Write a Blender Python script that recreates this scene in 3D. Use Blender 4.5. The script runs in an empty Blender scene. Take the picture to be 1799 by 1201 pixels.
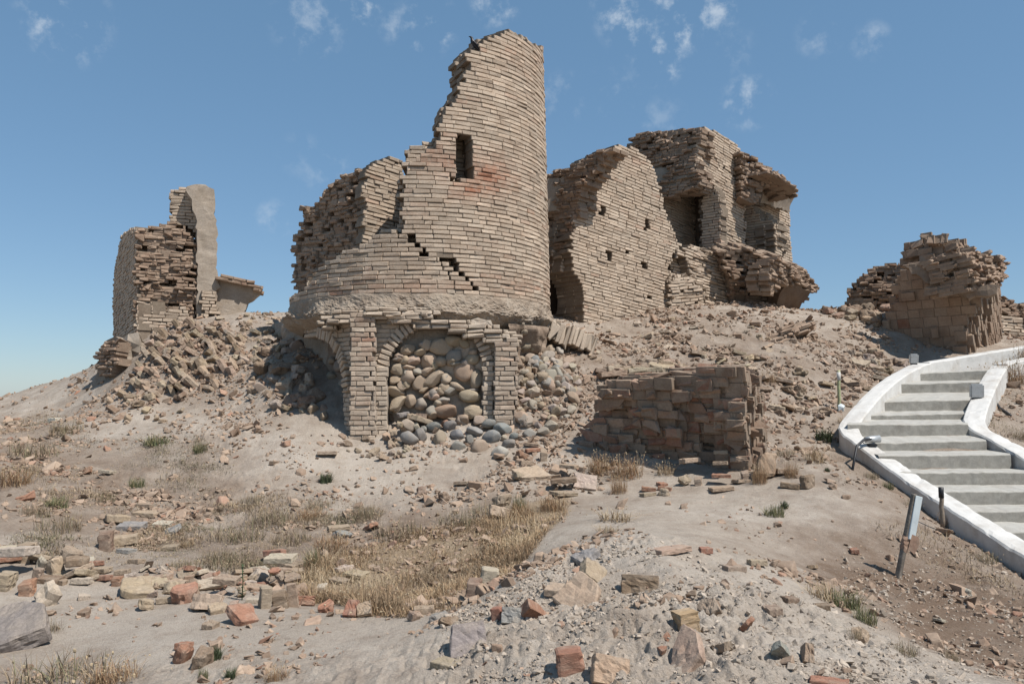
import bpy, bmesh, math, random
import numpy as np
from mathutils import Vector, Matrix

# ------------------------------------------------------------------ camera, world, sun, exposure
SC = bpy.context.scene
COL = SC.collection
FPX, CX, CY, YH = 1400.0, 899.5, 600.5, 700.0        # focal length in photo pixels, photo centre, eye level row
PITCH = math.atan((YH - CY) / FPX)
EYE = np.array([0.0, 0.0, 1.6])
cam_d = bpy.data.cameras.new('camera')
cam_d.sensor_width = 36.0
cam_d.lens = FPX / 1799.0 * 36.0
cam_d.clip_start, cam_d.clip_end = 0.1, 6000.0
cam = bpy.data.objects.new('camera', cam_d)
cam.location = EYE
cam.rotation_euler = (math.pi / 2 + PITCH, 0, 0)
COL.objects.link(cam)
SC.camera = cam

SUN_DIR = np.array([0.436, -0.327, 0.839])
SUN_DIR = SUN_DIR / np.linalg.norm(SUN_DIR)
SUN_EL = math.asin(SUN_DIR[2])
sun_d = bpy.data.lights.new('sun', 'SUN')
sun_d.energy = 4.5
sun_d.angle = math.radians(0.5)
sun_d.color = (1.0, 0.955, 0.895)
sun = bpy.data.objects.new('sun', sun_d)
sun.rotation_euler = Vector(SUN_DIR).to_track_quat('Z', 'Y').to_euler()
COL.objects.link(sun)

cP, sP = math.cos(PITCH), math.sin(PITCH)
def ray(u, v):
    """direction through a pixel of the photograph, scaled to one metre of depth (y = 1)"""
    u = np.asarray(u, float); v = np.asarray(v, float)
    x = (u - CX) / FPX; zc = (CY - v) / FPX
    y = cP - zc * sP
    return np.stack([x / y, np.ones_like(y), (sP + zc * cP) / y], -1)
def at(u, v, Y):
    return EYE + ray(u, v) * np.asarray(Y, float)[..., None]
def project(P):
    d = np.asarray(P, float) - EYE
    zc = d[..., 1] * cP + d[..., 2] * sP
    up = -d[..., 1] * sP + d[..., 2] * cP
    zc = np.where(zc < 0.05, 0.05, zc)
    return CX + FPX * d[..., 0] / zc, CY - FPX * up / zc

W = bpy.data.worlds.new('World')
SC.world = W
W.use_nodes = True
nt = W.node_tree
for n in list(nt.nodes): nt.nodes.remove(n)
wo = nt.nodes.new('ShaderNodeOutputWorld')
bg = nt.nodes.new('ShaderNodeBackground')
sky = nt.nodes.new('ShaderNodeTexSky')
sky.sky_type = 'NISHITA'
sky.sun_disc = False
sky.sun_elevation = SUN_EL
sky.sun_rotation = math.atan2(SUN_DIR[0], SUN_DIR[1])
sky.altitude = 600
sky.air_density, sky.dust_density, sky.ozone_density = 1.0, 0.5, 2.2
bg.inputs['Strength'].default_value = 0.092
tc = nt.nodes.new('ShaderNodeTexCoord')
nz = nt.nodes.new('ShaderNodeTexNoise')
nz.inputs['Scale'].default_value = 34.0
nz.inputs['Detail'].default_value = 8.0
nz.inputs['Roughness'].default_value = 0.62
nt.links.new(tc.outputs['Generated'], nz.inputs['Vector'])
CLOUDS = [(115, 38, 75, .75), (545, 40, 75, .45), (635, 5, 45, .8), (750, 45, 60, .75), (700, 45, 40, .4), (870, 2, 50, .7), (1110, 15, 75, .9),
          (1195, 40, 60, 1.0), (1110, 45, 60, .75), (1160, 100, 55, .95), (1240, 5, 70, .8), (1312, 180, 52, .7), (1440, 60, 45, .35), (1530, 72, 35, .4),
          (1075, 165, 55, .3), (985, 172, 55, .35), (482, 386, 40, .4), (575, 300, 50, .35), (530, 272, 45, .2), (1160, 225, 60, .25), (1290, 90, 45, .25)]
acc = None
for (cu, cv, cr, cs) in CLOUDS:
    d = ray(cu, cv); d = d / np.linalg.norm(d)
    dp = nt.nodes.new('ShaderNodeVectorMath'); dp.operation = 'DOT_PRODUCT'
    dp.inputs[1].default_value = tuple(d)
    nt.links.new(tc.outputs['Generated'], dp.inputs[0])
    mr = nt.nodes.new('ShaderNodeMapRange'); mr.interpolation_type = 'SMOOTHSTEP'
    mr.inputs['From Min'].default_value = math.cos(cr / FPX)
    mr.inputs['From Max'].default_value = 1.0
    mr.inputs['To Max'].default_value = cs * .72
    nt.links.new(dp.outputs['Value'], mr.inputs['Value'])
    if acc is None: acc = mr.outputs[0]
    else:
        ad = nt.nodes.new('ShaderNodeMath'); ad.operation = 'MAXIMUM'
        nt.links.new(acc, ad.inputs[0]); nt.links.new(mr.outputs[0], ad.inputs[1]); acc = ad.outputs[0]
cr_ = nt.nodes.new('ShaderNodeMapRange'); cr_.interpolation_type = 'SMOOTHSTEP'
cr_.inputs['From Min'].default_value = 0.47
cr_.inputs['From Max'].default_value = 0.74
nt.links.new(nz.outputs['Fac'], cr_.inputs['Value'])
cm = nt.nodes.new('ShaderNodeMath'); cm.operation = 'MULTIPLY'
nt.links.new(cr_.outputs[0], cm.inputs[0]); nt.links.new(acc, cm.inputs[1])
hz = nt.nodes.new('ShaderNodeMix'); hz.data_type = 'RGBA'      # a dusty summer sky: the blue is a little greyer than clear air
hz.inputs['Factor'].default_value = 0.44
hz.inputs['B'].default_value = (1.35, 2.95, 4.7, 1)
nt.links.new(sky.outputs[0], hz.inputs['A'])
mx = nt.nodes.new('ShaderNodeMix'); mx.data_type = 'RGBA'
nt.links.new(cm.outputs[0], mx.inputs['Factor'])
nt.links.new(hz.outputs['Result'], mx.inputs['A'])
mx.inputs['B'].default_value = (6.0, 6.6, 7.2, 1)
nt.links.new(mx.outputs['Result'], bg.inputs['Color'])
nt.links.new(bg.outputs[0], wo.inputs[0])

SC.view_settings.view_transform = 'Standard'
SC.view_settings.look = 'None'
SC.view_settings.gamma = 1.0
SC.view_settings.exposure = 0.36
SC.render.film_transparent = False
SC.cycles.max_bounces = 6
SC.cycles.diffuse_bounces = 3
SC.cycles.use_denoising = True

rng = np.random.default_rng(7)
random.seed(7)

# ------------------------------------------------------------------ noise
def _hash(ix, iy, iz, seed):
    h = (ix.astype(np.int64) * 374761393 + iy.astype(np.int64) * 668265263 + iz * 2147483647 + seed * 974634777) & 0xFFFFFFFF
    h = ((h ^ (h >> 13)) * 1274126177) & 0xFFFFFFFF
    h = ((h ^ (h >> 16)) * 2246822519) & 0xFFFFFFFF
    h = h ^ (h >> 15)
    return (h & 0xFFFFFF) / float(0xFFFFFF) * 2 - 1
def noise2(x, y, seed=0):
    xi = np.floor(x); yi = np.floor(y); fx = x - xi; fy = y - yi
    fx = fx * fx * fx * (fx * (fx * 6 - 15) + 10); fy = fy * fy * fy * (fy * (fy * 6 - 15) + 10)
    a = _hash(xi, yi, 0, seed); b = _hash(xi + 1, yi, 0, seed); c = _hash(xi, yi + 1, 0, seed); d = _hash(xi + 1, yi + 1, 0, seed)
    return (a * (1 - fx) + b * fx) * (1 - fy) + (c * (1 - fx) + d * fx) * fy
def fbm2(x, y, seed=0, o=4, g=0.5):
    t = 0; a = 1.0; s = 0
    for k in range(o):
        t = t + a * noise2(x * 2 ** k + 13.7 * k, y * 2 ** k - 7.1 * k, seed + k); s += a; a *= g
    return t / s
def noise3(P, seed=0):
    x, y, z = P[..., 0], P[..., 1], P[..., 2]
    zi = np.floor(z); fz = z - zi; fz = fz * fz * (3 - 2 * fz)
    xi = np.floor(x); yi = np.floor(y); fx = x - xi; fy = y - yi
    fx = fx * fx * (3 - 2 * fx); fy = fy * fy * (3 - 2 * fy)
    def lay(k):
        zz = (zi + k).astype(np.int64) * 1013904223
        a = _hash(xi, yi, zz, seed); b = _hash(xi + 1, yi, zz, seed); c = _hash(xi, yi + 1, zz, seed); d = _hash(xi + 1, yi + 1, zz, seed)
        return (a * (1 - fx) + b * fx) * (1 - fy) + (c * (1 - fx) + d * fx) * fy
    return lay(0) * (1 - fz) + lay(1) * fz
def fbm3(P, seed=0, o=3, g=0.5):
    t = 0; a = 1.0; s = 0
    for k in range(o):
        t = t + a * noise3(P * 2 ** k + 5.3 * k, seed + k); s += a; a *= g
    return t / s
def in_poly(u, v, poly):
    u = np.asarray(u, float); v = np.asarray(v, float)
    r = np.zeros(u.shape, bool); n = len(poly); j = n - 1
    for i in range(n):
        xi, yi = poly[i]; xj, yj = poly[j]
        if yi != yj:
            r ^= ((yi > v) != (yj > v)) & (u < (xj - xi) * (v - yi) / (yj - yi) + xi)
        j = i
    return r

# ------------------------------------------------------------------ object helpers
def tag(o, label=None, cat=None, group=None, kind=None):
    if label: o['label'] = label
    if cat: o['category'] = cat
    if group: o['group'] = group
    if kind: o['kind'] = kind
    return o
def empty(name, loc, label, cat, group=None):
    o = bpy.data.objects.new(name, None)
    o.location = Vector(loc); COL.objects.link(o)
    return tag(o, label, cat, group)
def link(name, mesh, parent=None, loc=None):
    o = bpy.data.objects.new(name, mesh)
    COL.objects.link(o)
    if loc is not None: o.location = Vector(loc)
    if parent is not None:
        o.parent = parent
        if loc is None: o.location = -parent.location
    return o

class MB:
    """collects faces in world space, then links them as ONE mesh object"""
    def __init__(self):
        self.v = []; self.t = []; self.f = {3: [], 4: []}; self.m = {3: [], 4: []}; self.n = 0
    def add(self, verts, tint, tris=None, quads=None, mat=0):
        verts = np.asarray(verts, float).reshape(-1, 3)
        tint = np.asarray(tint, float)
        if tint.ndim == 1: tint = np.repeat(tint[None], len(verts), 0)
        self.v.append(verts); self.t.append(tint)
        for k, fa in ((3, tris), (4, quads)):
            if fa is not None and len(fa):
                fa = np.asarray(fa, np.int64) + self.n
                self.f[k].append(fa); self.m[k].append(np.full(len(fa), mat, np.int32))
        self.n += len(verts)
    def mesh(self, name, mats, smooth=False, origin=None):
        v = np.concatenate(self.v); t = np.concatenate(self.t)
        if origin is not None: v = v - np.asarray(origin)
        me = bpy.data.meshes.new(name)
        tri = np.concatenate(self.f[3]) if self.f[3] else np.zeros((0, 3), np.int64)
        qua = np.concatenate(self.f[4]) if self.f[4] else np.zeros((0, 4), np.int64)
        mi = np.concatenate((self.m[3] or [np.zeros(0, np.int32)]) + (self.m[4] or [np.zeros(0, np.int32)]))
        me.vertices.add(len(v)); me.vertices.foreach_set('co', v.astype(np.float32).ravel())
        loops = np.concatenate([tri.ravel(), qua.ravel()]).astype(np.int32)
        me.loops.add(len(loops)); me.loops.foreach_set('vertex_index', loops)
        nt_, nq = len(tri), len(qua)
        starts = np.concatenate([np.arange(nt_) * 3, nt_ * 3 + np.arange(nq) * 4]).astype(np.int32)
        me.polygons.add(nt_ + nq); me.polygons.foreach_set('loop_start', starts)
        me.polygons.foreach_set('material_index', mi)
        me.polygons.foreach_set('use_smooth', np.full(nt_ + nq, smooth, bool))
        for m in mats: me.materials.append(m)
        ca = me.color_attributes.new('tint', 'FLOAT_COLOR', 'POINT')
        c4 = np.ones((len(v), 4), np.float32); c4[:, :t.shape[1]] = t
        ca.data.foreach_set('color', c4.ravel())
        me.update(calc_edges=True); me.validate()
        return me
    def build(self, name, mats, parent=None, smooth=False):
        return link(name, self.mesh(name, mats, smooth), parent)

# chamfered box template: 8 corners x 3 axes
_cs = np.array([[x, y, z] for x in (-1, 1) for y in (-1, 1) for z in (-1, 1)], float)
_CI = {tuple(c.astype(int)): i for i, c in enumerate(_cs)}
def _tpl():
    q = []; t = []
    pos = np.zeros((24, 3))
    for i, c in enumerate(_cs):
        for a in range(3):
            p = c * 0.8; p[a] = c[a]; pos[i * 3 + a] = p
    for a in range(3):
        b, d = [k for k in range(3) if k != a]
        for s in (-1, 1):
            f = []
            for (x, y) in ((-1, -1), (1, -1), (1, 1), (-1, 1)):
                c = [0, 0, 0]; c[a] = s; c[b] = x; c[d] = y
                f.append(_CI[tuple(c)] * 3 + a)
            q.append(f)
    for a in range(3):
        for b in range(a + 1, 3):
            d = 3 - a - b
            for s in (-1, 1):
                for u in (-1, 1):
                    c1 = [0, 0, 0]; c1[a] = s; c1[b] = u; c2 = list(c1); c1[d] = -1; c2[d] = 1
                    i1, i2 = _CI[tuple(c1)] * 3, _CI[tuple(c2)] * 3
                    q.append([i1 + a, i1 + b, i2 + b, i2 + a])
    for i in range(8): t.append([i * 3, i * 3 + 1, i * 3 + 2])
    def fix(fs):
        o = []
        for f in fs:
            p = pos[f]; n = np.cross(p[1] - p[0], p[2] - p[0])
            o.append(f if np.dot(n, p.mean(0)) > 0 else f[::-1])
        return np.array(o)
    return fix(q), fix(t)
TQ, TT = _tpl()
BQ = np.array([[0, 1, 3, 2], [4, 6, 7, 5], [0, 4, 5, 1], [2, 3, 7, 6], [0, 2, 6, 4], [1, 5, 7, 3]])

def add_bricks(mb, C, A, H, tint, bev=0.008, jit=0.003, mat=0):
    """C (N,3) centres, A (N,3,3) rows = axes, H (N,3) half sizes, tint (N,k)"""
    C = np.asarray(C, float); A = np.asarray(A, float); H = np.asarray(H, float); N = len(C)
    if not N: return
    bev = np.minimum(np.asarray(bev), H.min(1) * 0.45) if np.ndim(bev) else np.minimum(bev, H.min(1) * 0.45)
    inset = np.ones((3, 3)) - np.eye(3)
    loc = (_cs[None, :, None, :] * (H[:, None, None, :] - bev[:, None, None, None] * inset[None, None]))
    cj = rng.normal(0, 1, (N, 8, 1, 3)) * jit * (1 + 3.5 * (rng.random((N, 8, 1, 1)) < 0.07))
    loc = (loc + cj + rng.normal(0, jit * 0.35, (N, 8, 3, 3))).reshape(N, 24, 3)
    P = C[:, None, :] + np.einsum('nvk,nkj->nvj', loc, A)
    off = (np.arange(N) * 24)[:, None, None]
    tint = np.asarray(tint, float)
    st = -1 if np.linalg.det(A[0]) < 0 else 1
    mb.add(P.reshape(-1, 3), np.repeat(tint, 24, 0), (TT[None, :, ::st] + off).reshape(-1, 3), (TQ[None, :, ::st] + off).reshape(-1, 4), mat)
def add_boxes(mb, C, A, H, tint, mat=1):
    C = np.asarray(C, float); N = len(C)
    if not N: return
    P = C[:, None, :] + np.einsum('nvk,nkj->nvj', _cs[None] * np.asarray(H)[:, None, :], np.asarray(A, float))
    off = (np.arange(N) * 8)[:, None, None]
    st = -1 if np.linalg.det(np.asarray(A[0], float)) < 0 else 1
    mb.add(P.reshape(-1, 3), np.repeat(np.asarray(tint, float), 8, 0), None, (BQ[None, :, ::st] + off).reshape(-1, 4), mat)

# ------------------------------------------------------------------ materials
def new_mat(name):
    m = bpy.data.materials.new(name); m.use_nodes = True
    n = m.node_tree; b = n.nodes['Principled BSDF']
    b.inputs['Roughness'].default_value = 0.92
    b.inputs['Specular IOR Level'].default_value = 0.15
    return m, n, b
def N(n, t, **kw):
    x = n.nodes.new('ShaderNode' + t)
    for k, v in kw.items(): setattr(x, k, v)
    return x
def tex_noise(n, scale, detail=4, rough=0.55, vec=None):
    x = N(n, 'TexNoise'); x.inputs['Scale'].default_value = scale; x.inputs['Detail'].default_value = detail; x.inputs['Roughness'].default_value = rough
    if vec is None:
        tc = N(n, 'TexCoord'); vec = tc.outputs['Object']
    n.links.new(vec, x.inputs['Vector']); return x.outputs['Fac']
def rampf(n, src, a, b, lo=0.0, hi=1.0):
    x = N(n, 'MapRange'); x.inputs['From Min'].default_value = a; x.inputs['From Max'].default_value = b
    x.inputs['To Min'].default_value = lo; x.inputs['To Max'].default_value = hi
    n.links.new(src, x.inputs['Value']); return x.outputs[0]
def mixc(n, fac, a, b, mode='MIX'):
    x = N(n, 'Mix', data_type='RGBA', blend_type=mode)
    for s, k in ((fac, 'Factor'), (a, 'A'), (b, 'B')):
        if hasattr(s, 'is_output'): n.links.new(s, x.inputs[k])
        elif k == 'Factor': x.inputs[k].default_value = s
        else: x.inputs[k].default_value = tuple(s) + (1,)
    return x.outputs['Result']
def bump(n, b, h, dist, strength=0.6):
    x = N(n, 'Bump'); x.inputs['Distance'].default_value = dist; x.inputs['Strength'].default_value = strength
    n.links.new(h, x.inputs['Height']); n.links.new(x.outputs[0], b.inputs['Normal'])
def attr(n, name='tint'):
    a = N(n, 'Attribute'); a.attribute_name = name
    s = N(n, 'SeparateColor'); n.links.new(a.outputs['Color'], s.inputs[0]); return s.outputs
def gain(n, col, val):
    x = N(n, 'HueSaturation'); n.links.new(col, x.inputs['Color'])
    n.links.new(val, x.inputs['Value']); return x.outputs[0]

def brick_mat(name, base, alt, red, dust, dustamt=0.5):
    m, n, b = new_mat(name)
    r, g, bl = attr(n)[0:3]
    c = mixc(n, rampf(n, tex_noise(n, 3.0, 3), .38, .62), base, alt)
    c = mixc(n, g, c, red)
    c = mixc(n, rampf(n, tex_noise(n, 9.0, 6, .65), .45, .72, 0, dustamt), c, dust)
    c = mixc(n, bl, c, dust)
    v = N(n, 'Math', operation='MULTIPLY'); n.links.new(r, v.inputs[0]); n.links.new(rampf(n, tex_noise(n, 40, 4, .7), .3, .7, .82, 1.14), v.inputs[1])
    n.links.new(gain(n, c, v.outputs[0]), b.inputs['Base Color'])
    bump(n, b, tex_noise(n, 60, 5, .7), 0.01, 0.5)
    return m
M_BRICK = brick_mat('buff_brick', (.405, .312, .232), (.445, .356, .272), (.32, .15, .092), (.47, .395, .315), .55)
M_MORTAR = brick_mat('lime_mortar', (.17, .130, .096), (.21, .168, .127), (.18, .12, .085), (.30, .245, .19), .45)
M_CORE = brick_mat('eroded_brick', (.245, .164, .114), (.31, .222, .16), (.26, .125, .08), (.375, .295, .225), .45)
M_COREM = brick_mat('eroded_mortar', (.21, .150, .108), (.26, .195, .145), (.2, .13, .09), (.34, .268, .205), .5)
M_PLASTER = brick_mat('mud_plaster', (.31, .252, .196), (.37, .31, .25), (.28, .19, .14), (.43, .37, .305), .5)

M_LEDGE = brick_mat('crumbling_plaster', (.275, .215, .162), (.34, .275, .21), (.25, .17, .12), (.40, .35, .29), .55)
def loose_mat(name, mottling=.5):
    """one material for loose pieces; each object's own colour comes from obj.color"""
    m, n, b = new_mat(name)
    oi = N(n, 'ObjectInfo')
    c = mixc(n, rampf(n, tex_noise(n, 7, 5, .6), .45, .7, 0, mottling), oi.outputs['Color'], (.355, .292, .228))
    n.links.new(gain(n, c, rampf(n, tex_noise(n, 45, 4, .7), .3, .7, .75, 1.2)), b.inputs['Base Color'])
    bump(n, b, tex_noise(n, 38, 6, .7), 0.012, 0.6)
    return m
M_LOOSE = loose_mat('loose_brick')
M_COBBLE = loose_mat('river_stone', .42)

def ground_mat():
    m, n, b = new_mat('dusty_ground')
    tone, rou, gra = attr(n)[0:3]
    c = mixc(n, rampf(n, tex_noise(n, .9, 5, .6), .35, .65), (.385, .325, .265), (.445, .387, .325))
    t2 = N(n, 'Math', operation='MULTIPLY_ADD'); n.links.new(rampf(n, tex_noise(n, 2.2, 6, .7), .25, .75, -.45, .45), t2.inputs[0]); t2.inputs[1].default_value = 1.0
    n.links.new(tone, t2.inputs[2]); t2.use_clamp = True
    c = mixc(n, t2.outputs[0], c, (.175, .122, .086))
    c = mixc(n, rampf(n, tex_noise(n, 5.5, 7, .72), .50, .68, 0, .42), c, (.255, .195, .145))
    c = mixc(n, rampf(n, tex_noise(n, 16, 6, .75), .55, .70, 0, .55), c, (.20, .155, .12))
    c = mixc(n, rampf(n, tex_noise(n, 28, 5, .7), .6, .75, 0, .55), c, (.50, .445, .385))
    c = mixc(n, rampf(n, gra, 0, 1, 0, .6), c, (.285, .205, .12))
    n.links.new(gain(n, c, rampf(n, tex_noise(n, 75, 5, .75), .3, .7, .80, 1.16)), b.inputs['Base Color'])
    h = N(n, 'Math', operation='ADD'); n.links.new(tex_noise(n, 30, 7, .75), h.inputs[0]); n.links.new(tex_noise(n, 110, 4, .7), h.inputs[1])
    bump(n, b, h.outputs[0], 0.022, 0.75)
    return m
M_GROUND = ground_mat()
def blade_mat():
    m, n, b = new_mat('dry_blades')
    a = N(n, 'Attribute'); a.attribute_name = 'tint'
    n.links.new(a.outputs['Color'], b.inputs['Base Color'])
    b.inputs['Roughness'].default_value = .7
    return m
M_BLADE = blade_mat()
def flat_mat(name, col, rough=.6, metal=0.0, var=.2, scale=20, stain=None, bumpd=0.0):
    m, n, b = new_mat(name)
    b.inputs['Roughness'].default_value = rough; b.inputs['Metallic'].default_value = metal; b.inputs['Specular IOR Level'].default_value = .4
    c = mixc(n, 0.0, col, col)
    if stain: c = mixc(n, rampf(n, tex_noise(n, scale * .35, 6, .7), .48, .75, 0, .75), c, stain)
    n.links.new(gain(n, c, rampf(n, tex_noise(n, scale, 5, .7), .3, .7, 1 - var, 1 + var)), b.inputs['Base Color'])
    if bumpd: bump(n, b, tex_noise(n, scale * 2, 5, .7), bumpd, .6)
    return m
M_WHITE = flat_mat('whitewash', (.53, .515, .485), .85, 0, .09, 7, (.31, .265, .215), .008)
M_CONCRETE = flat_mat('cement', (.275, .258, .225), .9, 0, .20, 12, (.16, .142, .115), .006)
M_TREAD = flat_mat('pale_tread', (.37, .355, .32), .9, 0, .12, 14, (.27, .24, .20), .005)  # paler than the cement of the risers
M_GREYMETAL = flat_mat('grey_metal', (.45, .46, .46), .45, .5, .12, 25, (.25, .24, .22))
M_GLASS = flat_mat('lamp_glass', (.25, .29, .30), .12, 0, .05)
M_BLACK = flat_mat('black_plastic', (.018, .018, .02), .5, 0, .2)
M_WOOD = flat_mat('weathered_wood', (.20, .155, .115), .85, 0, .25, 30, (.30, .26, .21), .004)
M_POST = flat_mat('grey_post', (.13, .11, .09), .8, 0, .25, 30, (.34, .30, .25), .004)
M_SIGN = flat_mat('sign_sheet', (.50, .55, .56), .5, 0, .06, 20, (.40, .45, .47))
M_INK = flat_mat('sign_ink', (.06, .07, .13), .6)
M_REDINK = flat_mat('sign_red_ink', (.30, .05, .05), .6)
M_RAG = flat_mat('brown_rag', (.27, .17, .12), .9, 0, .3, 30, (.36, .28, .21))
M_YELLOW = flat_mat('faded_yellow_paint', (.34, .35, .19), .7, 0, .25, 25, (.25, .22, .15))
M_CROW = flat_mat('black_feathers', (.012, .012, .016), .45, 0, .2)
M_LEAF = blade_mat(); M_LEAF.name = 'leaf_blades'

# ------------------------------------------------------------------ ground
# (column, row, metres away, roughness, tone 0 = pale dust .. 1 = brown earth)
G = [(-300,1201,4.2,.3,.2),(0,1201,4.3,.5,.5),(300,1201,4.1,.4,.35),(600,1201,3.9,.5,.25),(850,1201,3.6,.8,.15),(1100,1201,3.2,1,.1),(1350,1201,3.1,1,.1),(1600,1201,3.3,.8,.1),
     (1799,1201,4.4,.7,.75),(2100,1201,4.2,.7,.7),(0,1110,5.2,.2,.1),(250,1110,5.0,.15,.0),(500,1110,4.8,.15,.0),(700,1120,4.5,.35,.05),(900,1120,4.1,.9,.05),(1100,1100,4.0,1.2,.05),
     (1300,1100,4.0,1.1,.05),(1450,1120,3.9,.9,.05),(0,1050,5.9,.15,.05),(150,1050,6.0,.1,.0),(400,1060,5.7,.15,.0),(600,1085,5.2,.2,.0),(780,1085,4.9,.5,.05),
     (870,1040,5.0,.8,.05),(960,1000,5.2,.9,.0),(1060,960,5.5,.9,.0),(1150,948,5.6,.7,.0),(1250,975,5.4,.7,.0),(1350,1015,5.1,.7,.0),(1450,1065,4.7,.7,.0),(1530,1110,4.3,.6,.05),
     (1620,1155,3.9,.6,.1),(1720,1201,3.5,.6,.15),(1100,1020,4.75,1.2,.05),(1250,1050,4.5,1.1,.05),(1000,1080,4.45,1.1,.05),
     (1250,930,6.8,.35,.1),(1350,960,6.5,.4,.3),(1450,1000,6.3,.5,0.8),(1550,1060,5.6,.6,1.0),(1600,1000,6.6,.5,1.0),(1700,1060,5.8,.6,1.0),(1799,1130,5.0,.6,1.0),(1799,1060,6.0,.5,0.95),(1650,1130,5.0,.6,1.0),
     (700,1060,6.2,.3,.5),(850,1010,6.6,.3,.5),(650,1000,7.0,.3,.5),(560,1010,6.9,.3,.5),(900,940,7.6,.3,.5),(750,930,8.0,.5,.75),(1000,890,8.4,.3,.4),(950,905,8.2,.3,.45),
     (1000,930,7.0,.2,.05),(1100,900,7.6,.15,.0),(1200,890,7.9,.15,.0),(1120,925,6.8,.25,.0),(1350,880,8.0,.3,.15),(1450,900,7.6,.4,.35),(1500,860,8.4,.4,.5),(1420,800,9.6,.5,.45),
     (0,1000,6.5,.4,.3),(0,930,7.4,.6,.55),(0,850,9.0,.6,.7),(0,770,11.5,.6,.7),(0,698,17,.4,.25),(-300,760,14,.5,.3),(-300,1000,6.5,.5,.3),(-700,900,12,.5,.3),
     (200,980,7.0,.6,.4),(200,900,8.6,.7,.6),(200,820,10.2,.7,.65),(160,750,12.0,.5,.3),(150,700,14.5,.5,.25),(150,657,17.5,.6,.4),(80,678,17.5,.5,.3),
     (400,960,7.5,.7,.7),(400,880,9.2,.7,.6),(400,800,10.4,.7,.5),(350,740,11.6,.5,.2),(300,700,12.8,.6,0.50),
     (500,1000,7.0,.6,.7),(550,880,9.2,.5,.25),(550,800,10.3,.25,.0),(520,760,10.9,.3,.05),(450,700,12.2,.6,.3),(250,730,12.2,.25,.05),
     (700,870,9.3,.4,.15),(700,800,10.4,.35,.0),(640,775,10.9,.6,.15),(800,795,10.4,.6,.15),(880,800,10.3,.6,.2),(880,745,11.1,.8,.25),(800,850,9.5,.5,.15),(950,830,9.6,.6,.25),
     (960,740,11.0,1,.35),(1000,680,11.8,1.1,0.60),(950,640,11.9,1.1,0.50),(1010,620,13,1,0.60),(1000,572,14.7,.8,.3),
     (1050,828,9.75,.4,.3),(1180,830,9.4,.3,.2),(1300,815,9.5,.4,.25),(1350,780,10.2,.5,0.55),(1200,700,11.0,.8,0.60),
     (1180,540,16.5,.7,0.50),(1100,565,15.4,.8,0.50),(1250,600,14.0,.9,0.55),(1150,640,12.8,1.1,0.60),(1300,680,11.8,.9,0.60),(1400,640,13.0,.8,0.60),(1330,535,17.0,.5,.2),(1420,548,17.5,.5,.3),
     (1500,545,17.5,.4,.2),(1560,560,16.8,.5,.3),(1480,600,15,.6,0.50),(1450,700,12,.6,.4),(1450,760,10.6,.5,.45),(1570,612,15.2,.6,.4),(1680,625,15,.6,.4),(1799,590,17,.6,.4),(1600,640,14.6,.6,.5),
     (1470,790,10.2,.4,.5),(1520,830,9.4,.4,.6),(1600,880,8.6,.4,.6),(1700,950,7.6,.4,.6),(1799,1020,6.9,.4,.65),(1530,700,12.2,.5,.4),
     (1760,700,12.0,.5,.5),(1799,660,13.2,.5,.6),(1790,790,10,.4,.5),(1650,790,9.8,.3,.5),(1750,960,8.2,.3,.5),(1950,900,9.0,.4,.5),(2100,800,11,.4,.5),(2100,950,8,.4,.5),(2300,1100,5.5,.5,.5),
     (600,560,15.5,.5,.3),(240,594,15.6,.5,.3),(420,562,15.2,.8,.3),(480,550,16,.7,.3),(330,620,13.7,1.1,.55),(200,645,15,.6,.3),(260,690,12.9,.9,.45),(430,620,13.6,.8,0.50),(480,700,11.9,.8,0.55),(500,640,12.6,1,0.60),
     (560,700,11.7,.8,0.60)]
GX = [(-26,15,-.5),(-16,26,-.6),(-8,24,1.3),(0,24,2.2),(8,24,2.4),(16,24,2.0),(26,16,.6),(-30,5,-.6),(30,5,-.6),(-8,3,0.1),(8,3,0.1),(-5,-2,.05),(5,-2,.05),(0,0,.05),(0,-8,-.2),(-20,-8,-.5),(20,-8,-.5),
      (-25,42,-4),(0,42,-2),(25,42,-3),(-80,100,-8),(0,100,-8),(80,100,-8),(0,400,-9),(-400,400,-9),(400,400,-9),(-60,0,-3),(60,0,-3),(4,2.2,.1),(-3,2.2,.1),(0,2.0,.12)]
g = np.array(G, float)
gp = at(g[:, 0], g[:, 1], g[:, 2])
pts = np.concatenate([gp, np.array(GX, float)])
ga = np.concatenate([g[:, 3:5], np.tile([[.5, .35]], (len(GX), 1))])
def pq(X, Y):
    d = np.maximum(Y, -9) + 12.0
    q = np.log(np.maximum(Y + 2.6, .6))
    return np.stack([X / (np.maximum(Y, -1) + 2.6) * 1.1, q], -1)
gpq = pq(pts[:, 0], pts[:, 1])
def tps_phi(r2):
    return 0.5 * r2 * np.log(r2 + 1e-12)
def tps_fit(P, V, lam):
    n = len(P)
    K = tps_phi(((P[:, None] - P[None]) ** 2).sum(-1)) + lam * np.eye(n)
    B = np.concatenate([np.ones((n, 1)), P], 1)
    A = np.zeros((n + 3, n + 3)); A[:n, :n] = K; A[:n, n:] = B; A[n:, :n] = B.T
    return np.linalg.solve(A, np.concatenate([V, np.zeros((3,) + V.shape[1:])]))
vals = np.concatenate([pts[:, 2:3], ga], 1)
coef = tps_fit(gpq, vals, 2e-4)
def tps_eval(P):
    out = np.zeros((len(P), 3))
    for i in range(0, len(P), 20000):
        p = P[i:i + 20000]
        K = tps_phi(((p[:, None] - gpq[None]) ** 2).sum(-1))
        out[i:i + 20000] = K @ coef[:-3] + coef[-3] + p @ coef[-2:]
    return out
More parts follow.
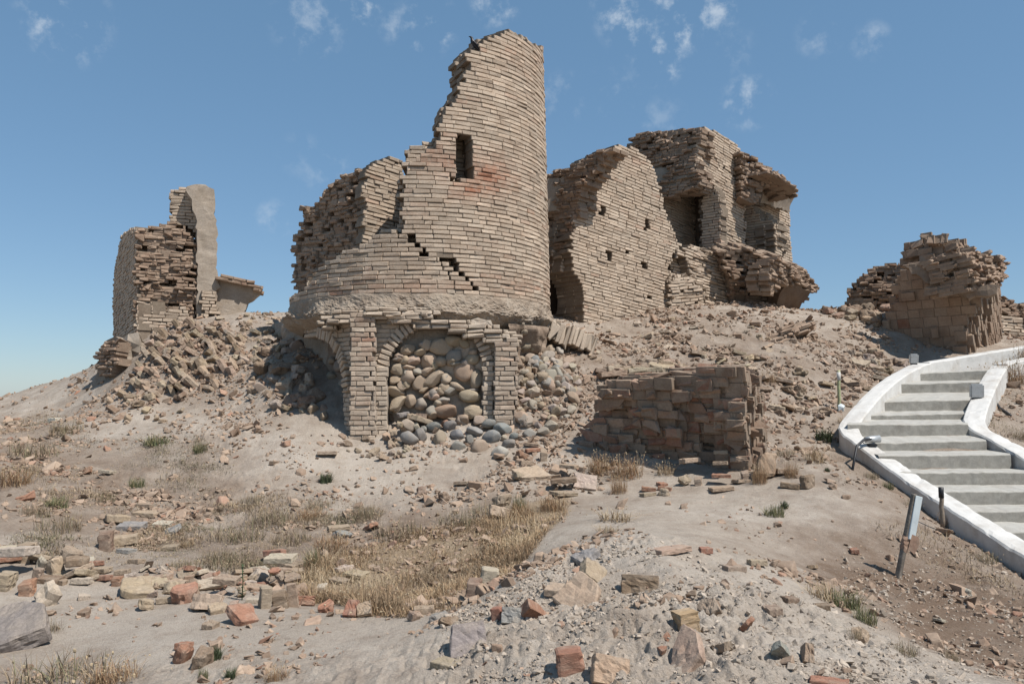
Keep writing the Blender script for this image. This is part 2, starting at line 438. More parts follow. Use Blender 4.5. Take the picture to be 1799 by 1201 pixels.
# grid: rows along Y, columns fan out
yr = np.concatenate([np.linspace(-40, 1.0, 16), np.linspace(1.4, 2.7, 8), np.exp(np.linspace(math.log(2.8), math.log(20), 820)), np.exp(np.linspace(math.log(20.4), math.log(60), 50)), np.exp(np.linspace(math.log(66), math.log(3000), 18))])
sc_ = np.concatenate([-np.exp(np.linspace(math.log(40), math.log(.80), 24)), np.linspace(-.78, .78, 1150), np.exp(np.linspace(math.log(.80), math.log(40), 24))])
wr = np.maximum(yr, 1.2) + .25
# coarse fit evaluated on a thinner lattice, then interpolated
ri = np.unique(np.concatenate([np.arange(0, len(yr), 4), [len(yr) - 1]])); ci = np.unique(np.concatenate([np.arange(0, len(sc_), 5), [len(sc_) - 1]]))
Yc = np.repeat(yr[ri][:, None], len(ci), 1); Xc = sc_[ci][None] * wr[ri][:, None]
ev = tps_eval(pq(np.clip(Xc, -500, 500).ravel(), np.clip(Yc, -40, 500).ravel())).reshape(len(ri), len(ci), 3)
tmp = np.stack([np.stack([np.interp(np.arange(len(sc_)), ci, ev[r, :, k]) for r in range(len(ri))]) for k in range(3)], -1)
GA = np.stack([np.stack([np.interp(np.arange(len(yr)), ri, tmp[:, c, k]) for c in range(len(sc_))], 1) for k in range(3)], -1)
GY = np.repeat(yr[:, None], len(sc_), 1); GXX = sc_[None] * wr[:, None]
H = GA[..., 0]
far = (GY > 45) | (np.abs(GXX) > 40)
H = np.where(far, np.minimum(H, np.maximum(-9, -2 - .04 * np.hypot(GXX, GY))), H)
ROU = np.clip(GA[..., 1], 0.05, 1.3); TON = np.clip(GA[..., 2], 0, 1)
near = (GY < 30) & (np.abs(GXX) < 30)
n1 = fbm2(GXX / 1.1, GY / 1.1, 3, 3) * .055
n2 = fbm2(GXX / .30, GY / .30, 11, 3) * .05
bil = (1 - np.abs(noise2(GXX / .13 + .35 * noise2(GXX / .3, GY / .3, 5), GY / .13, 21))) ** 2 * .034 + np.abs(noise2(GXX / .055, GY / .055, 25)) * .030 + np.abs(noise2(GXX / .028, GY / .028, 27)) * .014 * (GY < 7)
patch = np.clip(.5 + 1.4 * fbm2(GXX / .8, GY / .8, 40, 3), .12, 1.5)
H = H + np.where(near, n1 * (.4 + .6 * ROU) + n2 * (ROU * .9 + .03) + bil * patch * np.clip(ROU * 1.1 - .18, .02, 1.2), 0)
def hollow(u, v): return in_poly(u, v, [(510,1015),(560,975),(640,960),(760,930),(860,905),(940,880),(1005,870),(995,905),(960,935),(930,975),(900,1010),(850,1035),(800,1070),(700,1085),(640,1080),(600,1062),(540,1060)])
uu, vv = project(np.stack([GXX, GY, H], -1))
GRA = hollow(uu, vv).astype(float)
for _ in range(6):
    GRA[1:-1] = (GRA[:-2] + GRA[1:-1] + GRA[2:]) / 3; GRA[:, 1:-1] = (GRA[:, :-2] + GRA[:, 1:-1] + GRA[:, 2:]) / 3
def grid_quads(nr, nc):
    i = np.arange(nr * nc).reshape(nr, nc)
    return np.stack([i[:-1, :-1], i[:-1, 1:], i[1:, 1:], i[1:, :-1]], -1).reshape(-1, 4)
mb = MB()
mb.add(np.stack([GXX, GY, H], -1).reshape(-1, 3), np.stack([TON, ROU, GRA], -1).reshape(-1, 3), None, grid_quads(*GXX.shape))
ground = mb.build('ground', [M_GROUND], smooth=True)
tag(ground, 'dusty pale hillside of trodden earth and clods', 'ground', kind='structure')

def _interp(field, X, Y):
    X = np.asarray(X, float); Y = np.asarray(Y, float)
    r = np.interp(Y, yr, np.arange(len(yr))); r0 = np.clip(np.floor(r).astype(int), 0, len(yr) - 2); fr = r - r0
    s = X / (np.maximum(Y, 1.2) + .25)
    c = np.interp(s, sc_, np.arange(len(sc_))); c0 = np.clip(np.floor(c).astype(int), 0, len(sc_) - 2); fc = c - c0
    return (field[r0, c0] * (1 - fc) + field[r0, c0 + 1] * fc) * (1 - fr) + (field[r0 + 1, c0] * (1 - fc) + field[r0 + 1, c0 + 1] * fc) * fr
def gz(X, Y): return _interp(H, X, Y)
_my = np.exp(np.linspace(math.log(2.6), math.log(34), 700))
def hit(u, v):
    """where the line of sight through a photo pixel meets the ground"""
    u = np.atleast_1d(np.asarray(u, float)); v = np.atleast_1d(np.asarray(v, float))
    d = ray(u, v); out = np.zeros((len(u), 3))
    for i in range(0, len(u), 500):
        dd = d[i:i + 500]
        P = EYE + dd[:, None, :] * _my[None, :, None]
        below = P[..., 2] < gz(P[..., 0], P[..., 1])
        k = np.where(below.any(1), below.argmax(1), len(_my) - 1)
        Y = _my[k]
        q = EYE + dd * Y[:, None]; q[:, 2] = gz(q[:, 0], q[:, 1]); out[i:i + 500] = q
    return out
def tint_n(n, lo=.86, hi=1.12, red=0.0, dust=0.0):
    t = np.zeros((n, 3)); t[:, 0] = rng.uniform(lo, hi, n); t[:, 1] = red; t[:, 2] = dust
    return t

# ------------------------------------------------------------------ masonry
BL, BC = 0.25, 0.065
class Plane:
    """wall face through the point seen at (u, v), Y metres away; yaw turns it (right end farther when positive), roll tips the courses (right end lower), lean > 0 tips the top away"""
    def __init__(self, u, v, Y, yaw, roll=0.0, lean=0.0):
        self.o = at(u, v, Y)
        a = math.radians(yaw)
        t = np.array([math.cos(a), math.sin(a), 0]); n = np.array([math.sin(a), -math.cos(a), 0]); h = np.array([0, 0, 1.0])
        l = math.radians(lean)
        h, n = h * math.cos(l) - n * math.sin(l), n * math.cos(l) + h * math.sin(l)
        r = math.radians(roll)
        t, h = t * math.cos(r) - h * math.sin(r), h * math.cos(r) + t * math.sin(r)
        self.t, self.n, self.h = t, n, h
    def frame(self, s, h, d):
        s = np.asarray(s, float)
        P = self.o + s[:, None] * self.t + np.asarray(h, float)[:, None] * self.h + np.asarray(d, float)[:, None] * self.n
        A = np.repeat(np.stack([self.t, self.n, self.h])[None], len(s), 0)
        return P, A
    def sh(self, poly):
        p = np.array(poly, float); d = ray(p[:, 0], p[:, 1])
        k = ((self.o - EYE) @ self.n) / (d @ self.n)
        q = EYE + d * k[:, None] - self.o
        return np.stack([q @ self.t, q @ self.h], -1)
    def bounds(self, poly):
        q = self.sh(poly); return q[:, 0].min(), q[:, 0].max(), q[:, 1].min(), q[:, 1].max()
class Drum:
    def __init__(self, c, R, z0, taper=0.0):
        self.c = np.array(c, float); self.R = R; self.z0 = z0; self.taper = taper
        self.th0 = math.atan2(-self.c[0], self.c[1])     # angle that faces the camera
    def frame(self, s, h, d):
        s = np.asarray(s, float); h = np.asarray(h, float); d = np.asarray(d, float)
        th = s / self.R + self.th0
        o = np.stack([np.sin(th), -np.cos(th), 0 * th], -1); t = np.stack([np.cos(th), np.sin(th), 0 * th], -1)
        r = self.R - self.taper * h + d
        P = np.stack([self.c[0] + o[:, 0] * r, self.c[1] + o[:, 1] * r, self.z0 + h], -1)
        up = np.zeros_like(o); up[:, 2] = 1
        return P, np.stack([t, o, up], 1)

def masonry(mb, S, bnd, poly, holes=(), wythes=1, depth=.25, rough=0.0, jag=.04, seed=0, red=None, L=BL, C=BC, set_=.014, wjag=.03, lo=.86, hi=1.12, miss=0.0, dust=0.0, rot=0.0, extra=None, jit=.0016, smin=None, d0=0.0):
    """courses of bricks over a surface, kept where they fall inside the outline, each with its own mortar bed set a little behind the face"""
    R = np.random.default_rng(seed + 100)
    if rough > .05: L = L * .72; set_ = .004; jag = min(jag, .05); miss = miss + .07
    s0, s1, h0, h1 = bnd; s0 -= .4; s1 += .4
    nr = int((h1 - h0) / C) + 1
    fs = np.arange(s0, s1, .02)
    for k in range(wythes):
        cen = []; half = []; kk = []
        for i in range(nr):
            h = h0 + (i + .5) * C
            hh = np.full(len(fs), h)
            P, _ = S.frame(fs, hh, np.full(len(fs), d0))
            u, v = project(P)
            sh = np.clip(R.normal(0, 1), -1.6, 1.3) * jag + (np.clip(R.normal(0, 1), -1.5, 1.2) * wjag if k else 0)
            P2, _ = S.frame(fs + sh, hh + R.normal(0, jag * .25), np.full(len(fs), d0))
            u2, v2 = project(P2)
            ok = in_poly(u2, v2, poly)
            if smin is not None: ok &= smin(fs, hh, k)
            for (hp, hk) in holes:
                if k < hk: ok &= ~in_poly(u, v, hp)
            a = s0 - R.random() * L * .2 + (.5 * L if i % 2 else 0) - L
            while a < s1:
                l = L * (1 + R.normal(0, .04 if rough < .05 else .22)) * (.5 if R.random() < (.07 if rough < .05 else .25) else 1); l = max(l, .07)
                b = a + l
                i0, i1 = np.searchsorted(fs, [a, b])
                seg = ok[i0:i1]
                if len(seg) and seg.any():
                    if seg.all(): ra, rb = a, b
                    else:
                        # longest run inside
                        idx = np.flatnonzero(np.diff(np.concatenate([[0], seg.view(np.int8), [0]])))
                        rs = idx.reshape(-1, 2); w = (rs[:, 1] - rs[:, 0]).argmax()
                        ra, rb = fs[i0 + rs[w, 0]], fs[min(i0 + rs[w, 1], len(fs) - 1)]
                    if rb - ra > .022 and R.random() > miss:
                        cen.append(((ra + rb) / 2, h)); half.append((rb - ra) / 2)
                a = b
        if not cen: continue
        cen = np.array(cen); half = np.array(half); n = len(cen)
        dj = R.normal(0, .005, n)
        if rough:
            lf = fbm2(cen[:, 0] / .55 + 9.1 * seed, cen[:, 1] / .42, seed + 5, 3)
            dj = dj + rough * (lf * 1.9 + R.normal(0, .26, n))
        d = d0 - k * depth
        P, A = S.frame(cen[:, 0], cen[:, 1], d + dj - depth / 2)
        if rot:
            ang = R.normal(0, rot, (n, 3))
            E = np.repeat(np.eye(3)[None], n, 0); E[:, 0, 1] = ang[:, 2]; E[:, 1, 0] = -ang[:, 2]; E[:, 0, 2] = ang[:, 1]; E[:, 2, 0] = -ang[:, 1]; E[:, 1, 2] = ang[:, 0]; E[:, 2, 1] = -ang[:, 0]
            Ab = np.einsum('nij,njk->nik', E, A)
        else: Ab = A
        HH = np.stack([half - .0035 - (.003 * R.random(n)), np.full(n, depth / 2), np.full(n, C / 2 - .0052) - .002 * R.random(n)], -1)
        T = np.zeros((n, 3)); T[:, 0] = R.uniform(lo, hi, n); T[:, 2] = np.clip(dust + R.normal(0, .08, n), 0, 1)
        u, v = project(P)
        if red is not None: T[:, 1] = np.clip(red(u, v, P), 0, 1)
        T[:, 1] = np.clip(T[:, 1] + (R.random(n) < .05) * R.uniform(0, .4, n), 0, 1)
        add_bricks(mb, P, Ab, HH, T, bev=.006 + (.005 if rough > .03 else 0), jit=jit + min(.006, rough * .09))
        Pm, Am = S.frame(cen[:, 0], cen[:, 1], d - set_ - (depth - set_) / 2 + (dj if rough else 0) * .8 - (.01 if rough else 0))
        Tm = T.copy(); Tm[:, 0] = R.uniform(.92, 1.06, n); Tm[:, 1] *= .4
        add_boxes(mb, Pm, Am, np.stack([half, np.full(n, (depth - set_) / 2 - .001), np.full(n, C / 2)], -1), Tm)

def slab(mb, S, poly, thick, amp=.03, size=.10, seed=0, tint=(1, 0, 0), mat=0, jag=.02, d0=0.0, scale=.35):
    """plastered or eroded mass with an outline, a front, sides and a back"""
    R = np.random.default_rng(seed)
    q = S.sh(poly); pts_ = []
    for i in range(len(q)):
        a, b = q[i], q[(i + 1) % len(q)]; m = max(1, int(np.linalg.norm(b - a) / size))
        for j in range(m): pts_.append(a + (b - a) * j / m + R.normal(0, jag, 2))
    bm = bmesh.new()
    vs = [bm.verts.new((p[0], 0, p[1])) for p in pts_]
    f = bm.faces.new(vs)
    ex = bmesh.ops.extrude_face_region(bm, geom=[f])
    for e in ex['geom']:
        if isinstance(e, bmesh.types.BMVert): e.co.y -= thick
    bmesh.ops.triangulate(bm, faces=bm.faces[:])
    for _ in range(5):
        lg = [e for e in bm.edges if e.calc_length() > size * 1.5]
        if not lg: break
        bmesh.ops.subdivide_edges(bm, edges=lg, cuts=1, use_grid_fill=False)
        bmesh.ops.triangulate(bm, faces=[f for f in bm.faces if len(f.verts) > 3])
    bmesh.ops.recalc_face_normals(bm, faces=bm.faces[:])
    bm.normal_update()
    bm.verts.index_update()
    L_ = np.array([v.co for v in bm.verts]); NN = np.array([v.normal for v in bm.verts])
    T_ = np.array([[v.index for v in f.verts] for f in bm.faces]); bm.free()
    L_ = L_ + NN * (fbm3(L_ / scale + seed * 3.7, seed, 4, .6) * amp * 1.6)[:, None]
    P = S.o + L_[:, 0:1] * S.t + (L_[:, 1:2] + d0) * S.n + L_[:, 2:3] * S.h
    # recalc may leave winding that the mirrored frame flips: frame (t, n, h) is left-handed, so reverse
    mb.add(P, tint, T_[:, ::-1], None, mat)

def side_courses(mb, S, poly, seed, rough=.012, lo=.9, hi=1.12, skip=.0):
    """the side of a fallen lump, where the courses show as upright stripes"""
    F = Plane.__new__(Plane); F.o = S.o; F.t = S.h; F.n = S.t; F.h = -S.n
    masonry(mb, F, F.bounds(poly), poly, (), 1, .20, rough, .05, seed, None, lo=lo, hi=hi, dust=.15, d0=.01, smin=lambda s, h, k: h > skip + .12 * noise2(np.asarray(s) / .3, np.asarray(h) * 0 + seed, 5))
def layered(mb, S, poly, depth, cell=(.25, .25), lay=.066, rough=3.0, seed=0, jag=.05, red=.12, tilt=0.0, edge_only=True, lo=.8, hi=1.15, miss=.06, flush=False, hull=None):
    """a fallen lump of brickwork lying on its side: courses stand one behind another, so the face shows whole brick slabs at stepped depths"""
    R = np.random.default_rng(seed + 40)
    s0, s1, h0, h1 = S.bounds(poly)
    s0 -= .1; s1 += .1; h0 -= .1; h1 += .1
    nl = int(depth / lay)
    Cn = []; Hf = []; A_ = []
    for k in range(nl):
        r = h0 + R.random() * .1; j = 0
        while r < h1:
            ch = cell[1] * R.uniform(.72, 1.05)
            a = s0 - R.random() * cell[0]
            while a < s1:
                cw = cell[0] * (R.uniform(.8, 1.05) if R.random() > .2 else .5)
                c = (a + cw / 2, r + ch / 2)
                Cn.append((c[0], c[1], k, cw / 2, ch / 2)); a += cw
            r += ch
    Cn = np.array(Cn)
    P0, _ = S.frame(Cn[:, 0] + R.normal(0, jag, len(Cn)), Cn[:, 1] + R.normal(0, jag, len(Cn)), 0 * Cn[:, 0])
    u, v = project(P0)
    ins = in_poly(u, v, poly)
    K0 = rough * (.55 + 1.0 * fbm2(Cn[:, 0] / .55 + seed, Cn[:, 1] / .42, seed + 2, 3)) + R.normal(0, .45, len(Cn))
    ins &= Cn[:, 2] >= K0
    if hull is not None:
        Pa, _ = S.frame(Cn[:, 0], Cn[:, 1], -(Cn[:, 2] + .5) * lay); a, b = project(Pa); ins &= in_poly(a, b, hull)
        Pa, _ = S.frame(Cn[:, 0], Cn[:, 1] + Cn[:, 4] * .8, -(Cn[:, 2] + .5) * lay); a, b = project(Pa); ins &= in_poly(a, b, hull)
    # keep what can be seen: the first slabs of each stack and everything near the outline
    ed = np.zeros(len(Cn), bool)
    for dx, dy in ((.3, 0), (-.3, 0), (0, .3), (0, -.3)):
        Pp, _ = S.frame(Cn[:, 0] + dx, Cn[:, 1] + dy, 0 * Cn[:, 0]); a, b = project(Pp); ed |= ~in_poly(a, b, poly)
    keep = ins & ((Cn[:, 2] - K0 < 3) | ed)
    Cn = Cn[keep]; n = len(Cn)
    P, A = S.frame(Cn[:, 0], Cn[:, 1], -(Cn[:, 2] + .5) * lay + R.normal(0, .003 if flush else .006, n))
    ang = R.normal(0, (.008 if flush else .03) + tilt, (n, 3)); E = np.repeat(np.eye(3)[None], n, 0)
    E[:, 0, 1] = ang[:, 2]; E[:, 1, 0] = -ang[:, 2]; E[:, 0, 2] = ang[:, 1]; E[:, 2, 0] = -ang[:, 1]; E[:, 1, 2] = ang[:, 0]; E[:, 2, 1] = -ang[:, 0]
    Ab = np.einsum('nij,njk->nik', E, A)
    T = np.zeros((n, 3)); T[:, 0] = R.uniform(lo, hi, n); T[:, 1] = (R.random(n) < red) * R.uniform(.3, .9, n); T[:, 2] = np.clip(R.normal(.1, .15, n), 0, 1)
    vis = R.random(n) > miss
    add_bricks(mb, P[vis], Ab[vis], np.stack([Cn[:, 3] - (.004 if flush else .008), np.full(n, lay / 2 - .003), Cn[:, 4] - (.004 if flush else .007)], -1)[vis], T[vis], bev=.006 if flush else .009, jit=.002 if flush else .013)
    Tm = T.copy(); Tm[:, 0] = R.uniform(.9, 1.05, n); Tm[:, 1] *= .3
    add_boxes(mb, P - A[:, 1] * (.004 if flush else .010), A, np.stack([Cn[:, 3] - .002, np.full(n, lay / 2 - .002), Cn[:, 4] - .002], -1), Tm)

# ------------------------------------------------------------------ loose pieces: shapes shared by many objects
def fragment_mesh(name, dims, seed, cuts=2, mat=None, amp=.006):
    R = random.Random(seed)
    bm = bmesh.new(); bmesh.ops.create_cube(bm, size=1.0)
    bmesh.ops.scale(bm, vec=dims, verts=bm.verts)
    for _ in range(cuts):
        a = R.uniform(0, 6.28); n = Vector((math.cos(a), math.sin(a), R.uniform(-.35, .35))).normalized()
        ext = abs(n.x) * dims[0] / 2 + abs(n.y) * dims[1] / 2 + abs(n.z) * dims[2] / 2
        geom = bm.verts[:] + bm.edges[:] + bm.faces[:]
        res = bmesh.ops.bisect_plane(bm, geom=geom, plane_co=n * ext * R.uniform(.25, .72), plane_no=n, clear_outer=True)
        ed = [e for e in res['geom_cut'] if isinstance(e, bmesh.types.BMEdge)]
        bmesh.ops.holes_fill(bm, edges=bm.edges[:], sides=0)
    bmesh.ops.bevel(bm, geom=bm.edges[:], offset=min(dims) * (.10 if cuts < 2 else .16), segments=1, affect='EDGES', clamp_overlap=True)
    bmesh.ops.triangulate(bm, faces=bm.faces[:])
    for _ in range(3):
        bmesh.ops.subdivide_edges(bm, edges=[e for e in bm.edges if e.calc_length() > .045], cuts=1)
        bmesh.ops.triangulate(bm, faces=bm.faces[:])
    bmesh.ops.recalc_face_normals(bm, faces=bm.faces[:]); bm.normal_update()
    co = np.array([v.co for v in bm.verts]); no = np.array([v.normal for v in bm.verts])
    co = co + no * (fbm3(co / .06 + seed * 2.3, seed, 3, .6) * amp * 1.7 - .5 * amp * np.clip(fbm3(co / .035 + seed, seed + 4, 2) - .15, 0, 1) * 6)[:, None]
    for v, c in zip(bm.verts, co): v.co = c
    me = bpy.data.meshes.new(name); bm.to_mesh(me); bm.free(); me.materials.append(mat or M_LOOSE)
    return me
def stone_mesh(name, seed, mat, sx=(1, .82, .7), amp=.16, sub=3, smooth=True, cuts=0):
    bm = bmesh.new(); bmesh.ops.create_icosphere(bm, subdivisions=sub, radius=.5)
    R = random.Random(seed)
    co = np.array([v.co for v in bm.verts])
    co = co * (1 + amp * 1.3 * fbm3(co * 1.9 + seed * 5.1, seed, 3, .45))[:, None]
    for _ in range(cuts):
        n = np.array([R.gauss(0, 1) for _ in range(3)]); n /= np.linalg.norm(n); d = co @ n; lim = R.uniform(.27, .4)
        co = co - np.maximum(d - lim, 0)[:, None] * n * .92
    co = co * np.array(sx)
    for v, c in zip(bm.verts, co): v.co = c
    if smooth:
        for f in bm.faces: f.smooth = True
    me = bpy.data.meshes.new(name); bm.to_mesh(me); bm.free(); me.materials.append(mat)
    return me
FULL = [fragment_mesh('brick', (.26, .25, .062), 10 + i, 0 if i < 2 else 1) for i in range(5)]
HALF = [fragment_mesh('brick', (.25, .14 + .02 * (i % 3), .062), 30 + i, 1) for i in range(5)]
CHUNK = [fragment_mesh('brick', (.20, .18, .10 + .015 * (i % 3)), 50 + i, 3 + i % 2, None, .012) for i in range(9)]
SHARD = [fragment_mesh('brick', (.25, .24, .055), 120 + i, 3, None, .008) for i in range(8)]
COBB = [stone_mesh('cobble', 70 + i, M_COBBLE, (1, .8 + .04 * (i % 4), .68 + .05 * (i % 3)), .2, 3, True, 5) for i in range(8)]
LUMP = [stone_mesh('lump', 90 + i, M_LOOSE, (1, .85, .7), .22, 3, False, 7) for i in range(6)]
TAN = (.30, .228, .165); PALE = (.40, .335, .262); RED = (.285, .150, .100); BROWN = (.20, .143, .10); GREY = (.24, .225, .205); DARKGREY = (.165, .16, .15); SAND = (.345, .262, .185); BLUEGREY = (.205, .208, .20)
def vary(c, a=.10):
    k = random.uniform(1 - a, 1 + a)
    return tuple(min(.9, x * k * random.uniform(.96, 1.04)) for x in c) + (1,)
def piece(name, me, P, size, rot, col, label, cat, group=None, sink=.2):
    o = bpy.data.objects.new(name, me); COL.objects.link(o)
    s = size if isinstance(size, (tuple, list)) else (size,) * 3
    o.scale = s; o.rotation_euler = rot; o.color = vary(col)
    co = np.empty(len(me.vertices) * 3, np.float32); me.vertices.foreach_get('co', co); co = co.reshape(-1, 3) * np.array(s)
    M = np.array(o.rotation_euler.to_matrix()); z = (co @ M.T)[:, 2]
    o.location = (P[0], P[1], P[2] - z.min() - sink * (z.max() - z.min()))
    return tag(o, label, cat, group)

# ------------------------------------------------------------------ the broken round tower
RMATS = [brick_mat('reddish_brick', (.215, .140, .098), (.28, .195, .140), (.25, .115, .075), (.36, .29, .225), .5), brick_mat('reddish_mortar', (.20, .148, .108), (.25, .19, .142), (.2, .12, .09), (.33, .27, .21), .5)]
MATS = [M_BRICK, M_MORTAR]; EMATS = [M_CORE, M_COREM]
th_c = math.atan((741 - CX) / FPX); DIST = 13.3; RAD = 2.13
DC = np.array([DIST * math.sin(th_c), DIST * math.cos(th_c)])
z0 = at(741, 516, DIST - RAD)[2]
drum = Drum(DC, RAD, z0, .022)
TOP = [(1000,640),(1000,78),(967,78),(958,82),(946,84),(934,74),(918,66),(904,57),(888,57),(880,63),(862,66),(850,72),(840,76),(838,88),(822,92),(818,102),(828,118),(813,124),(820,140),(806,150),(808,172),(792,178),(796,186),(782,190),(776,214),(770,222),(772,236),(764,240),(764,256),(752,262),(742,276),(724,283),(707,287),(712,300),(703,312),(712,326),(703,340),(710,356),(701,372),(708,388),(700,404),(684,408)]
OUT = TOP + [(664,412),(642,424),(630,436),(604,444),(596,458),(578,470),(566,486),(548,494),(530,512),(514,520),(506,532),(500,640)]
INN = TOP[:-15] + [(762,250),(744,254),(716,258),(712,280),(704,300),(702,404),(672,404),(660,418),(600,442),(560,470),(540,500),(500,520),(500,640)]
WIN = [(800,240),(808,233),(822,234),(829,246),(831,313),(801,317)]
CRK = [(699,404),(722,414),(738,431),(752,447),(770,452),(786,449),(800,452),(804,470),(820,487),(838,506),(860,517),(836,508),(817,490),(797,474),(787,462),(770,455),(751,450),(736,434),(720,417),(698,408)]
PUT = [(560,462),(600,470),(590,500),(548,512),(530,520)]
def tower_red(u, v, P):
    e = np.exp(-(((u - 852) / 40) ** 2 + ((v - 312) / 34) ** 2)) * .95
    e += np.exp(-(((u - 770) / 34) ** 2 + ((v - 285) / 30) ** 2)) * .6 + np.exp(-(((u - 815) / 30) ** 2 + ((v - 340) / 14) ** 2)) * .7
    e += .3 * (v > 478) * np.exp(-((v - 505) / 22) ** 2) * (rng.random(len(u)) < .6) + .16 * np.exp(-((v - 95) / 45) ** 2) * (u > 870)
    return e * rng.uniform(.5, 1.15, len(u))
tower = empty('ruined_round_tower', (DC[0], DC[1], at(741, 765, 11.0)[2]), 'tall broken round brick tower with a slit window standing on an arched base', 'tower')
mb = MB()
def back_cut(s, h, k):
    th = s / RAD
    return np.where(th > 1.35, h < 3.62 - .25 * (th - 1.35), True) & (th < 2.5)
masonry(mb, drum, (-1.55 * RAD, 2.35 * RAD, 0, 4.7), OUT, [(WIN, 2), (CRK, 1)], 1, .25, 0, .035, 1, tower_red, smin=back_cut, lo=.80, hi=1.16)
masonry(mb, drum, (-1.55 * RAD, 2.35 * RAD, 0, 4.7), INN, [(WIN, 1)], 2, .25, .02, .06, 2, None, smin=back_cut, d0=-.25, lo=.8, hi=1.05, dust=.12)
mb.build('drum_shell', MATS, tower)
# small clump of bricks left standing behind the broken edge
S = Plane(736, 268, 11.6, -8, 2)
mb = MB(); masonry(mb, S, S.bounds([(708,252),(776,252),(776,292),(708,292)]), [(713,262),(730,256),(748,257),(768,268),(768,292),(712,292)], (), 2, .25, .05, .04, 3, None, dust=.2)
mb.build('broken_clump', EMATS, tower)
# rubble fill inside the drum, seen where the outer skin has fallen away
mb = MB()
ths = np.linspace(-1.75, 2.6, 60); rr = np.linspace(0, RAD - .30, 14)
def fill_top(th): return np.interp(th, [-1.75, -1.2, -.75, -.45, -.2, -.12, 2.6], [.05, .12, .42, .72, .80, 1.6, 1.6])
V = []
for th in np.concatenate([ths]):
    a = th + drum.th0
    for r in rr:
        V.append((DC[0] + math.sin(a) * r, DC[1] - math.cos(a) * r, z0 + fill_top(th) - .30 * r / RAD))
V = np.array(V); V[:, 2] += fbm3(V / .3, 4, 4, .6) * .12
mb.add(V, (1, 0, .2), None, grid_quads(60, 14)[:, ::-1])
mb.build('rubble_fill', [M_COREM], tower)

# dusty plaster ledge between drum and base
mb = MB()
prof = [(-.02, .04), (.0, .0), (.015, -.03), (.03, -.10), (.05, -.17), (.075, -.22), (.095, -.255), (.085, -.29), (.0, -.38), (-.2, -.5)]
NT = 420; ths = np.linspace(-1.9, 1.9, NT)
pr = np.array(prof); t_ = np.linspace(0, len(prof) - 1, 46); pr = np.stack([np.interp(t_, range(len(prof)), pr[:, k]) for k in (0, 1)], -1)
a = ths[:, None] + drum.th0
q = np.stack([np.cos(0 * a) * ths[:, None] * RAD / .28 + 0 * pr[None, :, 0], t_[None] / 3 + 0 * a, 0 * a + 0 * pr[None, :, 0]], -1)
nz_ = fbm3(q * 1.2, 12, 5, .72) * .11 - .05 * np.clip(fbm3(q * .45, 19, 3) * 2.2, 0, 1)
r = RAD + pr[None, :, 0] + nz_ * np.clip(t_ / 6, .1, 1)[None]
V = np.stack([DC[0] + np.sin(a) * r, DC[1] - np.cos(a) * r, z0 + pr[None, :, 1] + .13 * fbm3(q * .55, 33, 4) * np.clip(t_ / 12, 0, 1)[None]], -1)
mb.add(V.reshape(-1, 3), (.92, .05, .0), None, grid_quads(NT, len(t_)))
mb.build('plaster_ledge', [M_LEDGE], tower)
# solid heart of the base
mb = MB()
a = np.linspace(0, 2 * math.pi, 64, endpoint=False)
zz = np.linspace(0.4, z0 - .1, 20)
V = np.stack([np.stack([DC[0] + np.cos(a) * 1.62, DC[1] + np.sin(a) * 1.62, 0 * a + z], -1) for z in zz])
V = V + np.stack([np.cos(a), np.sin(a), 0 * a], -1)[None] * (fbm3(V / .4, 8, 3) * .07)[..., None]
i = np.arange(20 * 64).reshape(20, 64); qd = np.stack([i[:-1], np.roll(i, -1, 1)[:-1], np.roll(i, -1, 1)[1:], i[1:]], -1).reshape(-1, 4)
mb.add(V.reshape(-1, 3), (.9, 0, 0), None, qd)
mb.build('rubble_core', [M_COREM], tower)
# arched front
FR = Plane(760, 650, 11.02, 2.5, 0)
ARCH = [(679,790),(679,652),(683,634),(692,614),(708,594),(730,579),(754,571),(780,568),(806,574),(826,590),(840,612),(847,636),(848,790)]
mb = MB()
masonry(mb, FR, FR.bounds([(640,545),(885,545),(885,800),(640,800)]), [(652,551),(660,546),(876,574),(878,800),(652,800)], [(ARCH, 9)], 2, .22, .010, .006, 11, None, d0=-.07, wjag=.005, dust=.35, lo=.88, hi=1.04, set_=.006)
mb.build('arch_wall', [M_BRICK, M_PLASTER], tower)
def pier(poly, seed, d0, S=FR, dust=.2, red=None, name='pier', L=.21):
    mb = MB(); p = np.array(poly)
    masonry(mb, S, S.bounds(poly), poly, (), 1, .30, .006, .006, seed, red, d0=d0, L=L, wjag=0, dust=dust, lo=.85, hi=1.1, C=.067, set_=.008)
    return mb.build(name, [M_BRICK, M_PLASTER], tower)
def pier_red(u, v, P): return np.where((v < 650) & (u > 636), .45, .1) * rng.random(len(u)) + .5 * np.exp(-((v - 597) / 8) ** 2)
pier([(614,548),(657,548),(659,790),(612,790)], 12, .09, red=pier_red)
pier([(868,598),(911,594),(905,780),(866,780)], 13, .09, red=lambda u, v, P: .15 * rng.random(len(u)))
pier([(658,640),(678,640),(680,790),(658,790)], 14, .0, dust=.4, name='pilaster', L=.34)
pier([(846,640),(866,636),(866,780),(847,780)], 15, .0, dust=.4, name='pilaster', L=.34)
